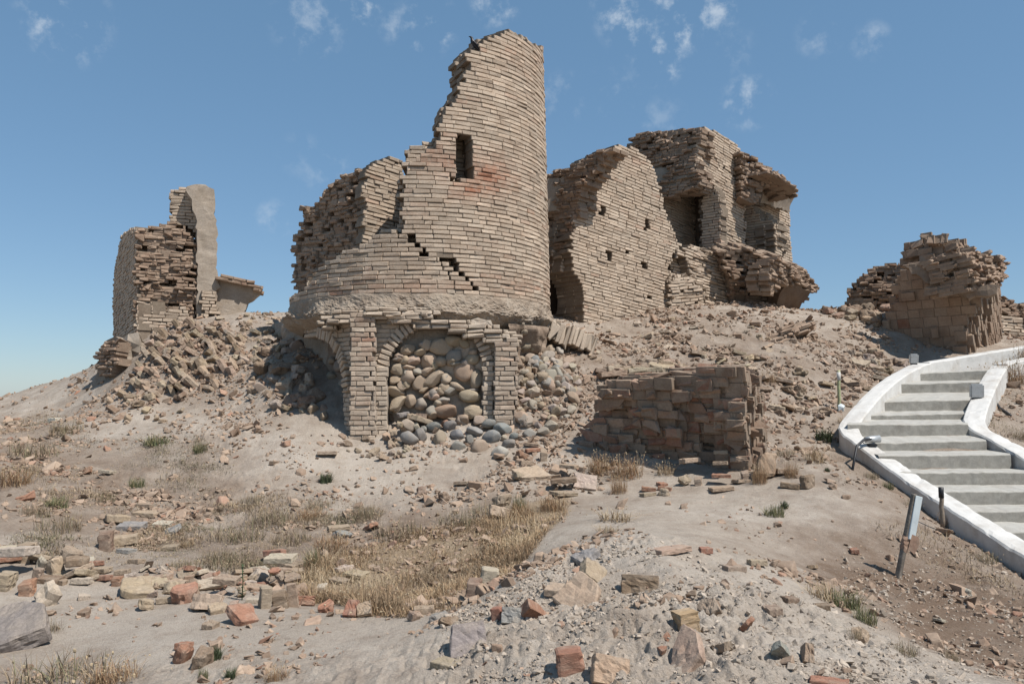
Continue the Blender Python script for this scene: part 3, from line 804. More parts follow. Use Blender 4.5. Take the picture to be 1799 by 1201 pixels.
def voussoirs(S, curve, seed, depth=.2, ln=.17, d0=.0, skip=()):
    q = S.sh(curve); seg = np.linalg.norm(np.diff(q, axis=0), axis=1); L = np.concatenate([[0], np.cumsum(seg)])
    n = int(L[-1] / .068); mbv = MB(); R = np.random.default_rng(seed)
    for i in range(n):
        l = (i + .5) / n * L[-1]; c = np.array([np.interp(l, L, q[:, 0]), np.interp(l, L, q[:, 1])])
        d = np.array([np.interp(l + .05, L, q[:, 0]), np.interp(l + .05, L, q[:, 1])]) - np.array([np.interp(l - .05, L, q[:, 0]), np.interp(l - .05, L, q[:, 1])])
        d /= np.linalg.norm(d); o = np.array([-d[1], d[0]])
        if any(a <= i / n <= b for a, b in skip): continue
        cc = c + o * ln / 2
        P = S.o + cc[0] * S.t + cc[1] * S.h + (d0 - depth / 2 + R.normal(0, .008)) * S.n
        A = np.stack([d[0] * S.t + d[1] * S.h, S.n, o[0] * S.t + o[1] * S.h])
        add_bricks(mbv, [P], [A], [[.027, depth / 2, ln / 2 * R.uniform(.85, 1)]], [[R.uniform(.85, 1.1), 0, R.uniform(.1, .5)]], bev=.008, jit=.005)
    return mbv
voussoirs(FR, ARCH[1:-1], 3, d0=-.035, skip=((.44, 1.1),)).build('arch_ring', [M_BRICK, M_MORTAR], tower)
voussoirs(FR, ARCH[1:-1], 3, d0=-.035, skip=((-.1, .72),)).build('arch_ring', [M_BRICK, M_MORTAR], tower)
# niche back, with the stones of its filling
mb = MB()
slab(mb, FR, [(660,560),(866,560),(866,800),(660,800)], .10, .10, .07, 21, (1.0, 0, .2), 0, d0=-.21, scale=.4)
mb.build('niche_back', [M_PLASTER], tower)
FILL = [(772,606,20,18,0),(797,625,15,17,1),(754,634,14,17,0),(758,666,20,18,0),(782,664,10,12,0),(798,598,16,12,0),(698,647,15,13,0),(692,667,11,9,0),(694,687,15,12,0),(696,710,17,12,0),(720,704,10,12,0),
        (824,695,18,13,0),(828,722,17,15,0),(783,722,21,13,2),(738,709,11,13,1),(791,685,13,13,1),(778,704,11,9,1),(774,634,10,12,0),(747,604,10,13,0),(815,650,17,22,0),(836,665,12,20,0),(722,632,12,14,0),(715,660,14,16,0),(735,672,12,16,0),(712,612,14,12,0),(830,630,13,14,0),(812,600,14,10,0),(756,690,16,8,0),(812,738,13,11,0)]
for _k in range(34):
    FILL.append((random.uniform(690, 838), random.uniform(596, 740), random.uniform(7, 13), random.uniform(7, 12), random.choice((0, 0, 0, 1))))
for k, (u, v, a, b, c) in enumerate(FILL):
    me = COBB[k % 8] if k % 3 else LUMP[k % 6]; o = bpy.data.objects.new('fill_stone', me); COL.objects.link(o)
    P = FR.o + FR.sh([(u, v)])[0] @ np.stack([FR.t, FR.h]) + FR.n * (-.16 + .05 * (v > 690) + .06 * (v > 718))
    f = 11.2 / FPX * 2
    o.scale = (a * f * 1.15, .24, b * f * 1.25); o.rotation_euler = (0, random.uniform(-.5, .5), random.uniform(-.2, .2))
    o.color = vary([(.35, .268, .196), (.285, .25, .213), (.34, .235, .168)][c], .14)
    o.location = Vector(P) - tower.location; o.parent = tower
# ragged courses above the arches
def rag(poly, seed, S, d0, n=2, rough=.035, mats=MATS, parent=tower, name='broken_cornice', dust=.3, **k):
    mb = MB(); masonry(mb, S, S.bounds(poly), poly, (), n, .22, rough, .06, seed, None, d0=d0, dust=dust, miss=.05, rot=.02, **k)
    return mb.build(name, mats, parent)
rag([(560,556),(600,548),(660,540),(720,545),(790,560),(860,572),(918,588),(916,603),(870,600),(800,588),(720,572),(655,562),(600,568),(560,574)], 31, FR, .06)
rag([(640,540),(690,536),(720,545),(760,552),(700,556),(640,556)], 32, FR, .10, 1)
# left face of the base with half an arch
LF = Plane(613, 650, 10.98, -52, 0)
LARCH = [(470,800),(478,650),(500,610),(528,593),(556,590),(578,600),(594,624),(602,655),(604,800)]
mb = MB()
masonry(mb, LF, LF.bounds([(455,550),(616,550),(616,800),(455,800)]), [(535,585),(545,570),(570,560),(615,548),(615,800),(600,800),(520,640)], [(LARCH, 9)], 2, .22, .014, .012, 33, None, d0=-.02, wjag=.01, dust=.3, lo=.85, hi=1.05)
mb.build('side_wall', [M_BRICK, M_PLASTER], tower)
voussoirs(LF, [(556,592),(578,602),(594,626),(602,656),(604,690)], 5, d0=.03).build('arch_ring', [M_BRICK, M_MORTAR], tower)
mb = MB(); slab(mb, LF, [(440,560),(616,560),(616,820),(440,820)], .10, .12, .09, 23, (.85, 0, 0), 0, d0=-.40, scale=.5); mb.build('niche_back', [M_PLASTER], tower)
for k, (u, v, a, b) in enumerate([(556,612,9,14),(562,640,13,17),(578,650,10,13),(548,660,10,14),(570,672,12,10),(585,690,9,12),(560,695,13,12),(540,690,11,12),(548,632,9,10),(585,625,7,10)]):
    o = bpy.data.objects.new('fill_stone', COBB[(k + 3) % 8]); COL.objects.link(o)
    P = LF.o + LF.sh([(u, v)])[0] @ np.stack([LF.t, LF.h]) + LF.n * (-.33)
    f = 11.6 / FPX * 2; o.scale = (a * f * 1.5, .22, b * f); o.rotation_euler = (0, 0, math.radians(-52)); o.color = vary((.26, .215, .17), .12)
    o.location = Vector(P) - tower.location; o.parent = tower
# right side: the facing has gone, lumpy rubble concrete is left
mb = MB()
NT = 90; NZ = 60; ths = np.linspace(.62, 1.75, NT); zz = np.linspace(0, 1, NZ)
a = ths[:, None] + drum.th0; zb = z0 - 1.75
zv = z0 - .38 + (zb - z0) * zz[None] + 0 * a
rb = RAD + .12 - .34 * np.sin(np.clip(zz * 1.4, 0, 1) * math.pi / 2)[None] + .25 * (zz[None] > .75) * (zz[None] - .75) + 0 * a
q = np.stack([np.sin(a) * rb + 0 * zv, np.cos(a) * rb, zv], -1)
ridge = np.abs(noise3(q / .26, 3)) * .20 + fbm3(q / .12, 6, 3) * .05
r = rb + ridge - .08
mb.add(np.stack([DC[0] + np.sin(a) * r, DC[1] - np.cos(a) * r, zv], -1).reshape(-1, 3), (.95, .0, .1), None, grid_quads(NT, NZ))
mb.build('rubble_flank', [M_COREM], tower, smooth=False)
for k in range(46):
    th = random.uniform(.72, 1.5); a_ = th + drum.th0; zk = random.uniform(.05, .72)
    o = bpy.data.objects.new('flank_stone', random.choice(LUMP + COBB[:4])); COL.objects.link(o)
    rk = RAD + .10 - .34 * math.sin(min(1, zk * 1.4) * math.pi / 2)
    o.location = Vector((DC[0] + math.sin(a_) * rk, DC[1] - math.cos(a_) * rk, z0 - .38 + (zb - z0) * zk)) - tower.location
    s_ = random.uniform(.10, .24); o.scale = (s_, s_, s_ * random.uniform(.7, 1)); o.rotation_euler = (random.random() * 6, random.random() * 6, random.random() * 6); o.color = vary((.29, .23, .17), .15); o.parent = tower

# ------------------------------------------------------------------ corner of the old building behind the tower
corner = empty('ruined_wall_corner', at(640, 560, 12.9), 'eroded brick corner wall with a shaded left side, behind the left half of the tower', 'wall')
S = Plane(641, 400, 12.35, -44, 6)
mb = MB()
PL = [(508,560),(512,500),(512,470),(511,440),(511,412),(522,404),(528,388),(534,366),(556,352),(574,332),(594,316),(612,306),(634,296),(643,292),(642,330),(641,400),(640,560)]
masonry(mb, S, S.bounds(PL), PL, (), 2, .25, .075, .07, 41, None, dust=.1, miss=.03, rot=.015)
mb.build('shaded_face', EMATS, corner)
S2 = Plane(643, 400, 12.20, 40, 5)
PR = [(639,560),(638,420),(640,340),(643,310),(650,294),(672,282),(690,278),(704,276),(712,284),(712,560)]
mb = MB(); masonry(mb, S2, S2.bounds(PR), PR, (), 1, .20, .015, .04, 42, None, dust=.05, lo=.8, hi=1.1)
mb.build('lit_face', MATS, corner)

# ------------------------------------------------------------------ wall with the doorway
wallA = empty('ruined_wall', at(1080, 560, 15.2), 'large pale brick wall with putlog holes and a dark arched doorway beside the tower', 'wall')
SA = Plane(1010, 500, 14.8, 38, 6.5)
PA = [(1028,302),(1040,288),(1056,274),(1074,259),(1094,256),(1098,260),(1112,256),(1126,268),(1144,284),(1150,302),(1156,322),(1163,340),(1168,362),(1174,386),(1182,404),(1190,420),(1197,432),(1186,444),(1180,456),(1177,476),(1174,500),(1180,520),(1182,600),(1000,620),(1000,480),(1003,462),(1002,440),(1004,420),(1009,404),(1011,384),(1015,366),(1012,352),(1022,340),(1028,326)]
DOOR = [(930,640),(930,470),(986,468),(1002,472),(1014,484),(1022,500),(1025,520),(1026,640)]
HO = [[(1059,363),(1064,363),(1064,377),(1058,377)],[(1135,388),(1141,388),(1141,404),(1135,403)],[(1066,443),(1075,443),(1075,458),(1067,457)],[(1099,438),(1105,438),(1105,447),(1099,447)],[(1127,458),(1136,459),(1138,475),(1128,472)],[(1136,519),(1143,520),(1143,526),(1136,525)]]
mb = MB()
def redA(u, v, P): return .5 * np.exp(-(((u - 1112) / 14) ** 2 + ((v - 284) / 12) ** 2)) * rng.random(len(u)) + .3 * np.exp(-(((u - 1030) / 16) ** 2 + ((v - 356) / 6) ** 2))
masonry(mb, SA, SA.bounds(PA + [(930,620)]), PA, [(DOOR, 9)] + [(h, 1) for h in HO], 3, .25, .004, .04, 51, redA, lo=.86, hi=1.12, dust=.06)
mb.build('wall_face', MATS, wallA)
SB = Plane(1006, 400, 14.82, -42, 4)
PB = [(930,312),(968,306),(984,292),(1008,286),(1044,268),(1076,257),(1040,300),(1020,346),(1012,384),(1005,420),(1003,464),(990,470),(930,476)]
mb = MB(); masonry(mb, SB, SB.bounds(PB), PB, (), 2, .25, .08, .07, 52, None, miss=.04, rot=.02, d0=-.04)
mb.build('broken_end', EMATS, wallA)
mb = MB(); slab(mb, Plane(985, 350, 15.1, -20), [(955,318),(1000,306),(1003,350),(996,368),(955,372)], .2, .02, .1, 55, (.9, 0, 0)); mb.build('plaster_patch', [M_PLASTER], wallA)
SJ = Plane(1026, 530, 15.0, -52, 3)
mb = MB(); PJ = [(985,640),(985,490),(992,478),(1004,476),(1016,486),(1024,502),(1027,640)]
masonry(mb, SJ, SJ.bounds(PJ), PJ, (), 1, .25, .01, .02, 53, None, dust=.2, d0=-.01); mb.build('door_jamb', [M_CORE, M_COREM], wallA)
mb = MB()
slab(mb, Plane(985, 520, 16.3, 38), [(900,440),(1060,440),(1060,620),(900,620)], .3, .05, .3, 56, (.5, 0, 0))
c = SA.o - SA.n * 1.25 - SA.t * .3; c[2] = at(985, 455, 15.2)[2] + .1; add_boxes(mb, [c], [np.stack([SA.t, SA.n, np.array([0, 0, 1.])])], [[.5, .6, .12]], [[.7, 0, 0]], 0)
mb.build('doorway_shade_slabs', [M_COREM], wallA)  # backing slab and ceiling box added to keep the doorway dark

# ------------------------------------------------------------------ vaulted hall, the highest ruin on the right
hall = empty('ruined_vaulted_hall', at(1290, 540, 17.6), 'high broken vaulted brick hall with a dark alcove and an overhanging corner', 'building')
def panel(parent, name, S, poly, seed, mats=MATS, n=2, rough=.01, jag=.05, holes=(), **k):
    mb = MB(); masonry(mb, S, S.bounds(poly), poly, holes, n, .25, rough, jag, seed, k.pop('red', None), **k)
    return mb.build(name, mats, parent)
H1 = Plane(1225, 300, 17.4, 43, 7)
panel(hall, 'lit_wall', H1, [(1222,284),(1226,256),(1232,229),(1240,226),(1251,229),(1273,239),(1290,250),(1303,262),(1306,280),(1309,320),(1309,400),(1311,440),(1265,434),(1264,400),(1262,345),(1256,328),(1248,321),(1232,322),(1226,310)], 61, n=2, dust=.04, holes=[([(1270,290),(1274,290),(1274,298),(1270,298)], 1), ([(1290,310),(1295,310),(1295,316),(1290,316)], 1)])
H2 = Plane(1226, 290, 17.35, -46, 4)
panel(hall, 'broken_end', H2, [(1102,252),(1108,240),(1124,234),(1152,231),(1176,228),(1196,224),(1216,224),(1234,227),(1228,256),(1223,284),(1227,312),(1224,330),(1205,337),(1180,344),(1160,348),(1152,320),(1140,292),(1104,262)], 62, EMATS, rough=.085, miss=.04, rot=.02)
mb = MB(); slab(mb, Plane(1180, 310, 18.0, -40), [(1150,300),(1205,292),(1224,305),(1224,322),(1190,338),(1160,346)], .25, .03, .12, 63, (.75, 0, 0), d0=.10); mb.build('plaster_soffit', [M_PLASTER], hall)
H3 = Plane(1264, 390, 17.75, -46, 2)
panel(hall, 'alcove_jamb', H3, [(1232,440),(1232,352),(1238,338),(1250,328),(1260,336),(1265,352),(1266,440)], 64, MATS, 1, .008, .02, dust=.1, red=lambda u, v, P: .35 * np.exp(-((v - 428) / 12) ** 2))
H3b = Plane(1186, 395, 18.6, 43, 6)
panel(hall, 'alcove_side', H3b, [(1150,335),(1222,335),(1222,450),(1170,450)], 65, MATS, 1, .006, .02)
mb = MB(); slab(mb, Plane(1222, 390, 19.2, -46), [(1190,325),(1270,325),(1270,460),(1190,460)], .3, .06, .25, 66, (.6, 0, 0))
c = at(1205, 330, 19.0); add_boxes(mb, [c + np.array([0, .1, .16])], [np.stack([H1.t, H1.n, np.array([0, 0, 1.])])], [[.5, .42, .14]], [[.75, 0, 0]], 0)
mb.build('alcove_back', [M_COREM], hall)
H4 = Plane(1364, 420, 18.7, -46, 2)
panel(hall, 'stub_wall', H4, [(1306,349),(1318,352),(1325,368),(1337,382),(1346,388),(1356,388),(1364,396),(1364,446),(1306,446)], 67, MATS, 2, .02, .05)
panel(hall, 'stub_end', Plane(1362, 420, 18.65, 43, 5), [(1361,394),(1368,396),(1372,402),(1373,450),(1361,444)], 68, MATS, 2, .01, .03)
H5 = Plane(1370, 400, 20.3, 43, 5)
panel(hall, 'corner_pier', H5, [(1330,345),(1346,352),(1362,362),(1388,366),(1388,380),(1389,420),(1394,472),(1330,470)], 69, MATS, 1, .004, .012, dust=.15)
mb = MB(); slab(mb, Plane(1312, 395, 20.2, -10), [(1285,330),(1335,330),(1335,470),(1285,470)], .3, .05, .2, 78, (.7, 0, 0)); mb.build('dark_backing', [M_COREM], hall)  # added slab closing the gaps; its darkened tint stands in for a shaded face
mb = MB(); slab(mb, Plane(1366, 352, 19.6, 40, 0, -24), [(1336,356),(1340,336),(1346,322),(1354,316),(1372,328),(1398,342),(1393,352),(1388,362),(1387,372),(1366,366),(1350,358)], .35, .012, .08, 70, (.98, 0, 0)); mb.build('vault_plaster', [M_PLASTER], hall)
panel(hall, 'broken_vault_top', Plane(1350, 310, 18.5, 22, 9), [(1302,264),(1312,270),(1322,276),(1336,277),(1344,290),(1364,300),(1384,314),(1402,335),(1396,344),(1372,332),(1352,318),(1342,334),(1340,352),(1330,356),(1306,350)], 71, EMATS, 3, .11, .08, miss=.05, rot=.04)
panel(hall, 'vault_edge', Plane(1390, 330, 18.6, 35, 14), [(1346,296),(1366,302),(1384,315),(1403,335),(1398,341),(1376,326),(1350,308)], 72, EMATS, 2, .06, .05, d0=.12, rot=.03)
panel(hall, 'low_wall', Plane(1215, 490, 16.8, 38, 6), [(1190,438),(1214,430),(1240,434),(1258,442),(1268,462),(1284,486),(1300,520),(1320,580),(1176,580),(1177,484),(1195,484),(1192,452)], 73, MATS, 2, .045, .07, holes=[([(1184,452),(1204,450),(1212,484),(1180,484)], 1)], dust=.1, rot=.01)
panel(hall, 'tilted_wall', Plane(1205, 510, 16.5, 30, -7), [(1177,484),(1200,482),(1220,494),(1234,510),(1238,560),(1178,560)], 74, MATS, 1, .03, .06, dust=.1, miss=.04)
mb = MB()
LG = [(1262,442),(1310,436),(1345,444),(1362,446),(1382,460),(1398,468),(1420,478),(1437,504),(1438,514),(1425,522),(1408,542),(1402,570),(1370,580),(1300,580),(1286,540),(1284,500),(1272,470)]
panel(hall, 'broken_ledge', Plane(1350, 490, 17.3, 8, 6, -20), LG, 75, EMATS, 3, .13, .09, miss=.05, rot=.04)
panel(hall, 'ledge_end', Plane(1400, 490, 17.1, 42, 8, -5), [(1360,452),(1385,462),(1420,480),(1438,506),(1432,514),(1400,498),(1380,500),(1358,520),(1350,480)], 76, EMATS, 2, .10, .08, rot=.05, d0=.05, dust=.15)
mb = MB(); slab(mb, Plane(1400, 520, 17.2, 25, 0, -34), [(1360,548),(1372,520),(1384,503),(1400,499),(1430,514),(1412,534),(1402,552)], .3, .02, .10, 77, (.62, 0, 0), d0=-.05); mb.build('springing_plaster', [M_CORE], hall)  # tint lowered so the colour carries the shade of the underside
# ------------------------------------------------------------------ stump of building on the left
lft = empty('ruined_corner_pillar', at(300, 590, 15.6), 'lone brick stump with a tall plastered pillar and a broken arch springing, on the left skyline', 'ruin')
panel(lft, 'shaded_wall', Plane(240, 500, 15.5, -58, -1), [(200,650),(198,560),(197,528),(199,498),(203,460),(210,424),(214,412),(230,404),(238,402),(241,412),(241,650)], 81, MATS, 2, .012, .04)
panel(lft, 'eroded_front', Plane(240, 500, 15.5, 20, 2), [(238,412),(246,404),(262,400),(280,396),(292,392),(300,389),(318,392),(336,402),(346,440),(348,640),(238,640)], 82, [M_CORE, M_COREM], 3, .07, .05, miss=.03, rot=.03, dust=.12, d0=.14)
panel(lft, 'front_facing', Plane(240, 570, 15.42, 20, 2), [(241,552),(300,545),(330,540),(335,640),(241,640)], 83, MATS, 1, .02, .06, dust=.1, d0=.14)
panel(lft, 'pillar_core', Plane(318, 360, 15.75, 12, 1), [(297,336),(304,331),(350,328),(352,420),(338,404),(318,394),(298,391)], 84, MATS, 2, .01, .012, wjag=.01)
mb = MB(); slab(mb, Plane(360, 450, 15.7, 26), [(324,332),(330,326),(344,324),(360,325),(376,332),(380,346),(379,376),(381,420),(381,480),(383,620),(346,620),(346,450),(345,404),(343,380),(338,368),(336,350)], .55, .025, .09, 85, (.97, 0, 0)); mb.build('plastered_pillar', [M_PLASTER], lft)
panel(lft, 'pillar_patch', Plane(360, 530, 15.62, 26, 2), [(352,512),(378,508),(380,552),(352,556)], 86, MATS, 1, .01, .04, d0=.02)
mb = MB(); slab(mb, Plane(400, 520, 15.95, 20), [(380,486),(406,490),(440,498),(461,504),(461,513),(450,522),(440,530),(432,541),(427,556),(430,620),(376,620)], .5, .018, .09, 87, (1.0, 0, 0)); mb.build('arch_springing', [M_PLASTER], lft)
panel(lft, 'springing_bricks', Plane(420, 498, 15.9, 20, 10), [(380,484),(396,485),(430,493),(463,501),(462,514),(450,512),(446,506),(420,499),(400,494),(380,491)], 88, EMATS, 2, .03, .03, d0=.06)
base = empty('eroded_footing', at(195, 660, 14.5), 'low eroded clay and brick footing below the left stump', 'ruin')
mb = MB(); slab(mb, Plane(200, 640, 14.7, -14, 0, 18), [(140,720),(150,690),(160,664),(168,640),(172,618),(184,600),(198,595),(240,594),(250,620),(250,720)], 1.3, .16, .14, 91, (.9, 0, 0), jag=.04); mb.build('clay_mass', [M_PLASTER], base)
panel(base, 'brick_courses', Plane(178, 630, 14.62, -35, 0, 8), [(166,650),(172,622),(184,602),(206,598),(205,640),(190,660)], 92, EMATS, 1, .05, .06)

# ------------------------------------------------------------------ fallen lumps of brickwork
class Free(Plane):
    def __init__(self, u, v, Y, t, n):
        self.o = at(u, v, Y); n = np.array(n, float); n /= np.linalg.norm(n); t = np.array(t, float); t -= n * (t @ n); t /= np.linalg.norm(t)
        h = np.cross(n, t); h = h if h[2] > 0 else -h
        self.t, self.n, self.h = t, n, h
blk = empty('fallen_brick_block', at(1180, 830, 9.6), 'square fallen block of reddish brickwork with stepped slabs, between the cobbles and the white stairs', 'brick block')
S = Free(1296, 740, 8.95, (.80, -.60, -.02), (-.60, -.78, -.20))
BP = [(1018,850),(1022,800),(1030,740),(1036,706),(1056,698),(1060,678),(1074,672),(1078,660),(1120,656),(1172,656),(1186,650),(1230,648),(1290,643),(1292,690),(1296,740),(1300,800),(1306,850)]
mb = MB(); BH = [(1014,860),(1022,800),(1030,740),(1036,704),(1056,694),(1060,674),(1074,666),(1120,654),(1172,654),(1186,648),(1230,645),(1290,640),(1306,646),(1322,664),(1332,740),(1340,860)]
layered(mb, S, BP, 1.1, (.24, .135), .064, 3.4, 7, .03, .25, tilt=.03, miss=.08, hull=BH); mb.build('brick_courses', RMATS, blk)
mb = MB(); side_courses(mb, S, [(1294,646),(1308,650),(1322,668),(1330,700),(1332,740),(1337,800),(1338,850),(1304,860),(1299,800),(1295,740)], 111, .03, skip=.24); mb.build('side_courses', EMATS, blk)
far_blk = empty('fallen_vault_block', at(1650, 620, 15), 'huge dark fallen lump of brick vaulting leaning above the top of the white stairs', 'brick block')
S = Free(1690, 560, 14.9, (.64, -.77, 0), (-.74, -.60, -.26))
BP2 = [(1548,606),(1552,580),(1560,550),(1568,520),(1576,488),(1584,466),(1604,464),(1640,474),(1668,494),(1700,506),(1706,540),(1696,590),(1688,640),(1640,640),(1600,640),(1560,622)]
mb = MB(); layered(mb, S, BP2, 1.25, (.27, .22), .066, .55, 8, .03, .03, lo=.93, hi=1.06, miss=.0, flush=True, hull=[(1540,650),(1548,600),(1566,520),(1580,462),(1640,464),(1700,470),(1764,490),(1766,540),(1758,650)]); mb.build('lower_courses', EMATS, far_blk)
mb = MB(); side_courses(mb, S, [(1702,508),(1740,506),(1757,498),(1762,540),(1758,600),(1742,640),(1690,640),(1696,590),(1704,540)], 112, .02, .85, 1.05, skip=.1); mb.build('side_courses', EMATS, far_blk)
S = Free(1690, 480, 15.2, (.70, -.70, .05), (-.70, -.66, .12))
mb = MB(); layered(mb, S, [(1582,474),(1588,446),(1596,428),(1610,416),(1640,418),(1660,421),(1672,434),(1690,441),(1706,446),(1706,508),(1668,500),(1630,480)], 1.5, (.26, .18), .066, 4.5, 9, .06, .03, tilt=.10, miss=.08); mb.build('broken_top', EMATS, far_blk)
S = Plane(1730, 480, 14.6, 36, -6, 6)
mb = MB(); masonry(mb, S, S.bounds([(1680,438),(1768,438),(1768,520),(1680,520)]), [(1688,446),(1706,440),(1736,448),(1756,456),(1766,468),(1762,500),(1744,508),(1700,512)], (), 3, .25, .14, .09, 95, None, rot=.10, miss=.08, dust=.1); mb.build('jumbled_bricks', EMATS, far_blk)
mb = MB(); slab(mb, Plane(1650, 488, 14.7, -30, -14), [(1584,470),(1600,464),(1640,474),(1668,492),(1712,508),(1750,504),(1748,516),(1700,522),(1660,510),(1620,490)], .3, .05, .09, 96, (.9, 0, .2), d0=.12); mb.build('mortar_bed', [M_COREM], far_blk)
fb2 = empty('eroded_brick_mound', at(1530, 545, 18.6), 'dark rounded lump of eroded brickwork on the skyline behind the largest fallen block', 'brick block')
S = Plane(1540, 510, 18.6, -30, 3, 6)
mb = MB(); MP = [(1478,580),(1484,540),(1486,520),(1494,504),(1504,490),(1520,476),(1538,466),(1560,460),(1584,459),(1610,464),(1610,580)]
masonry(mb, S, S.bounds(MP), MP, (), 4, .25, .12, .10, 97, None, rot=.05, miss=.04); mb.build('brick_core', EMATS, fb2)
fw = empty('low_brick_wall', at(1790, 600, 17), 'low broken brick wall behind the fallen block, at the far right edge', 'wall')
panel(fw, 'wall_face', Plane(1780, 570, 16.6, 12, 3), [(1740,548),(1760,552),(1790,556),(1850,560),(1850,640),(1740,640)], 98, MATS, 2, .03, .06)
panel(fw, 'broken_top', Plane(1780, 540, 17.2, 10, 3), [(1748,540),(1757,526),(1768,522),(1780,530),(1800,528),(1850,534),(1850,570),(1748,566)], 99, EMATS, 3, .14, .10, rot=.12, miss=.1)
# lump with bricks on end beside the tower foot, and the long slab on the slope
lp = empty('fallen_brick_lump', at(1000, 605, 12.9), 'small lump of upright bricks lying against the right foot of the round tower', 'brick block')
S = Free(1000, 590, 12.8, (.9, -.15, -.25), (.30, -.95, .05))
mb = MB(); A = np.stack([S.h, S.n, S.t])
for k in range(13):
    c = S.o + S.t * (k - 6) * .07 + S.n * random.uniform(-.03, .03) + S.h * random.uniform(-.03, .03) - S.h * .03
    add_bricks(mb, [c], [A], [[.17 * random.uniform(.8, 1), .14, .031]], [[random.uniform(.85, 1.1), 0, .3]], bev=.012, jit=.01)
    add_boxes(mb, [c - S.n * .02], [A], [[.14, .12, .0345]], [[1, 0, .3]])
mb.build('brick_courses', MATS, lp)
ls = empty('fallen_brick_slab', at(1385, 585, 14.2), 'long ragged slab of brickwork lying tilted on the slope below the vaulted hall', 'brick block')
S = Free(1385, 580, 14.3, (.95, .2, .30), (.05, -.9, .35))
mb = MB(); masonry(mb, S, S.bounds([(1325,548),(1440,548),(1440,612),(1325,612)]), [(1334,606),(1330,596),(1350,584),(1376,574),(1400,562),(1424,556),(1436,562),(1424,578),(1396,590),(1370,602),(1346,612)], (), 3, .18, .10, .06, 101, None, rot=.06, miss=.05, dust=.1); mb.build('brick_courses', EMATS, ls)
# ------------------------------------------------------------------ white staircase
stairs = empty('white_staircase', at(1640, 760, 10.2), 'concrete staircase with whitewashed parapets bending up the slope to the fallen block', 'staircase')
# risers: left end, right end (column, row of the top edge), row of the foot, metres away
RS = [((1592,657),(1740,648.6),668,12.7),((1561,675),(1724,670.5),689,12.1),((1530,706),(1706,701),721,11.4),((1513,729),(1694,726),736.5,10.8),((1496,744.5),(1684,744.5),765,10.2),
      ((1536,777.5),(1716,774),791,9.8),((1562,800),(1758,797),823,9.4),((1600,830),(1800,829),851,9.0),((1640,863),(1850,863),886,8.6),((1684,898),(1910,898),916,8.2),((1730,935),(1970,935),953,7.85),((1780,972),(2030,972),992,7.5),((1830,1012),(2080,1012),1040,7.15)]
def ridge_noise(n, a): return np.cumsum(rng.normal(0, a, n)) * .3 + rng.normal(0, a, n)
for i, ((ul, vl), (ur, vr), vb, Y) in enumerate(RS):
    mb = MB(); n = 24
    k = np.linspace(0, 1, n)
    L0 = at(ul, vl, Y); R0 = at(ur, vr, Y); d = (R0 - L0) / np.linalg.norm(R0 - L0); L0 = L0 - d * (.05 if i < 5 else .12); R0 = R0 + d * .12
    if i == 0: pl, pr_ = L0 + np.array([.2, 0, 0]), R0 + np.array([.1, 0, 0])
    else: pl, pr_ = pL, pR
    pL, pR = L0.copy(), R0.copy()
    top = L0 + (R0 - L0) * k[:, None]; top[:, 2] += ridge_noise(n, .003); top[:, 1] += ridge_noise(n, .0012)
    fz = at((ul + ur) / 2, vb, Y)[2]
    bot = top.copy(); bot[:, 2] = fz - .12 + (top[:, 2] - top[:, 2].mean()) * .3
    if i: Yn = RS[i - 1][3]; zn = at((ul + ur) / 2, RS[i - 1][2], Yn)[2]
    else: Yn = Y + .75; zn = top[:, 2].mean() + .02
    bk = (pl + (pr_ - pl) * k[:, None]); bk[:, 1] = Yn + .03; bk[:, 2] = zn + (top[:, 2] - top[:, 2].mean()) * .6
    lip = top.copy(); lip[:, 1] += .018; lip[:, 2] += .007
    top2 = top.copy(); top2[:, 2] -= .012
    rows = [bot, top2, top2 * .6 + lip * .4, lip, bk]
    dn = bk.copy(); dn[:, 2] -= .5; rows.append(dn)
    V = np.concatenate(rows); q = grid_quads(len(rows), n)
    nq = n - 1
    mb.add(V, (1, 0, 0), None, q[:2 * nq], 0)
    mb.add(V, (1, 0, 0), None, q[2 * nq:], 1)
    mb.build('step', [M_CONCRETE, M_TREAD], stairs)
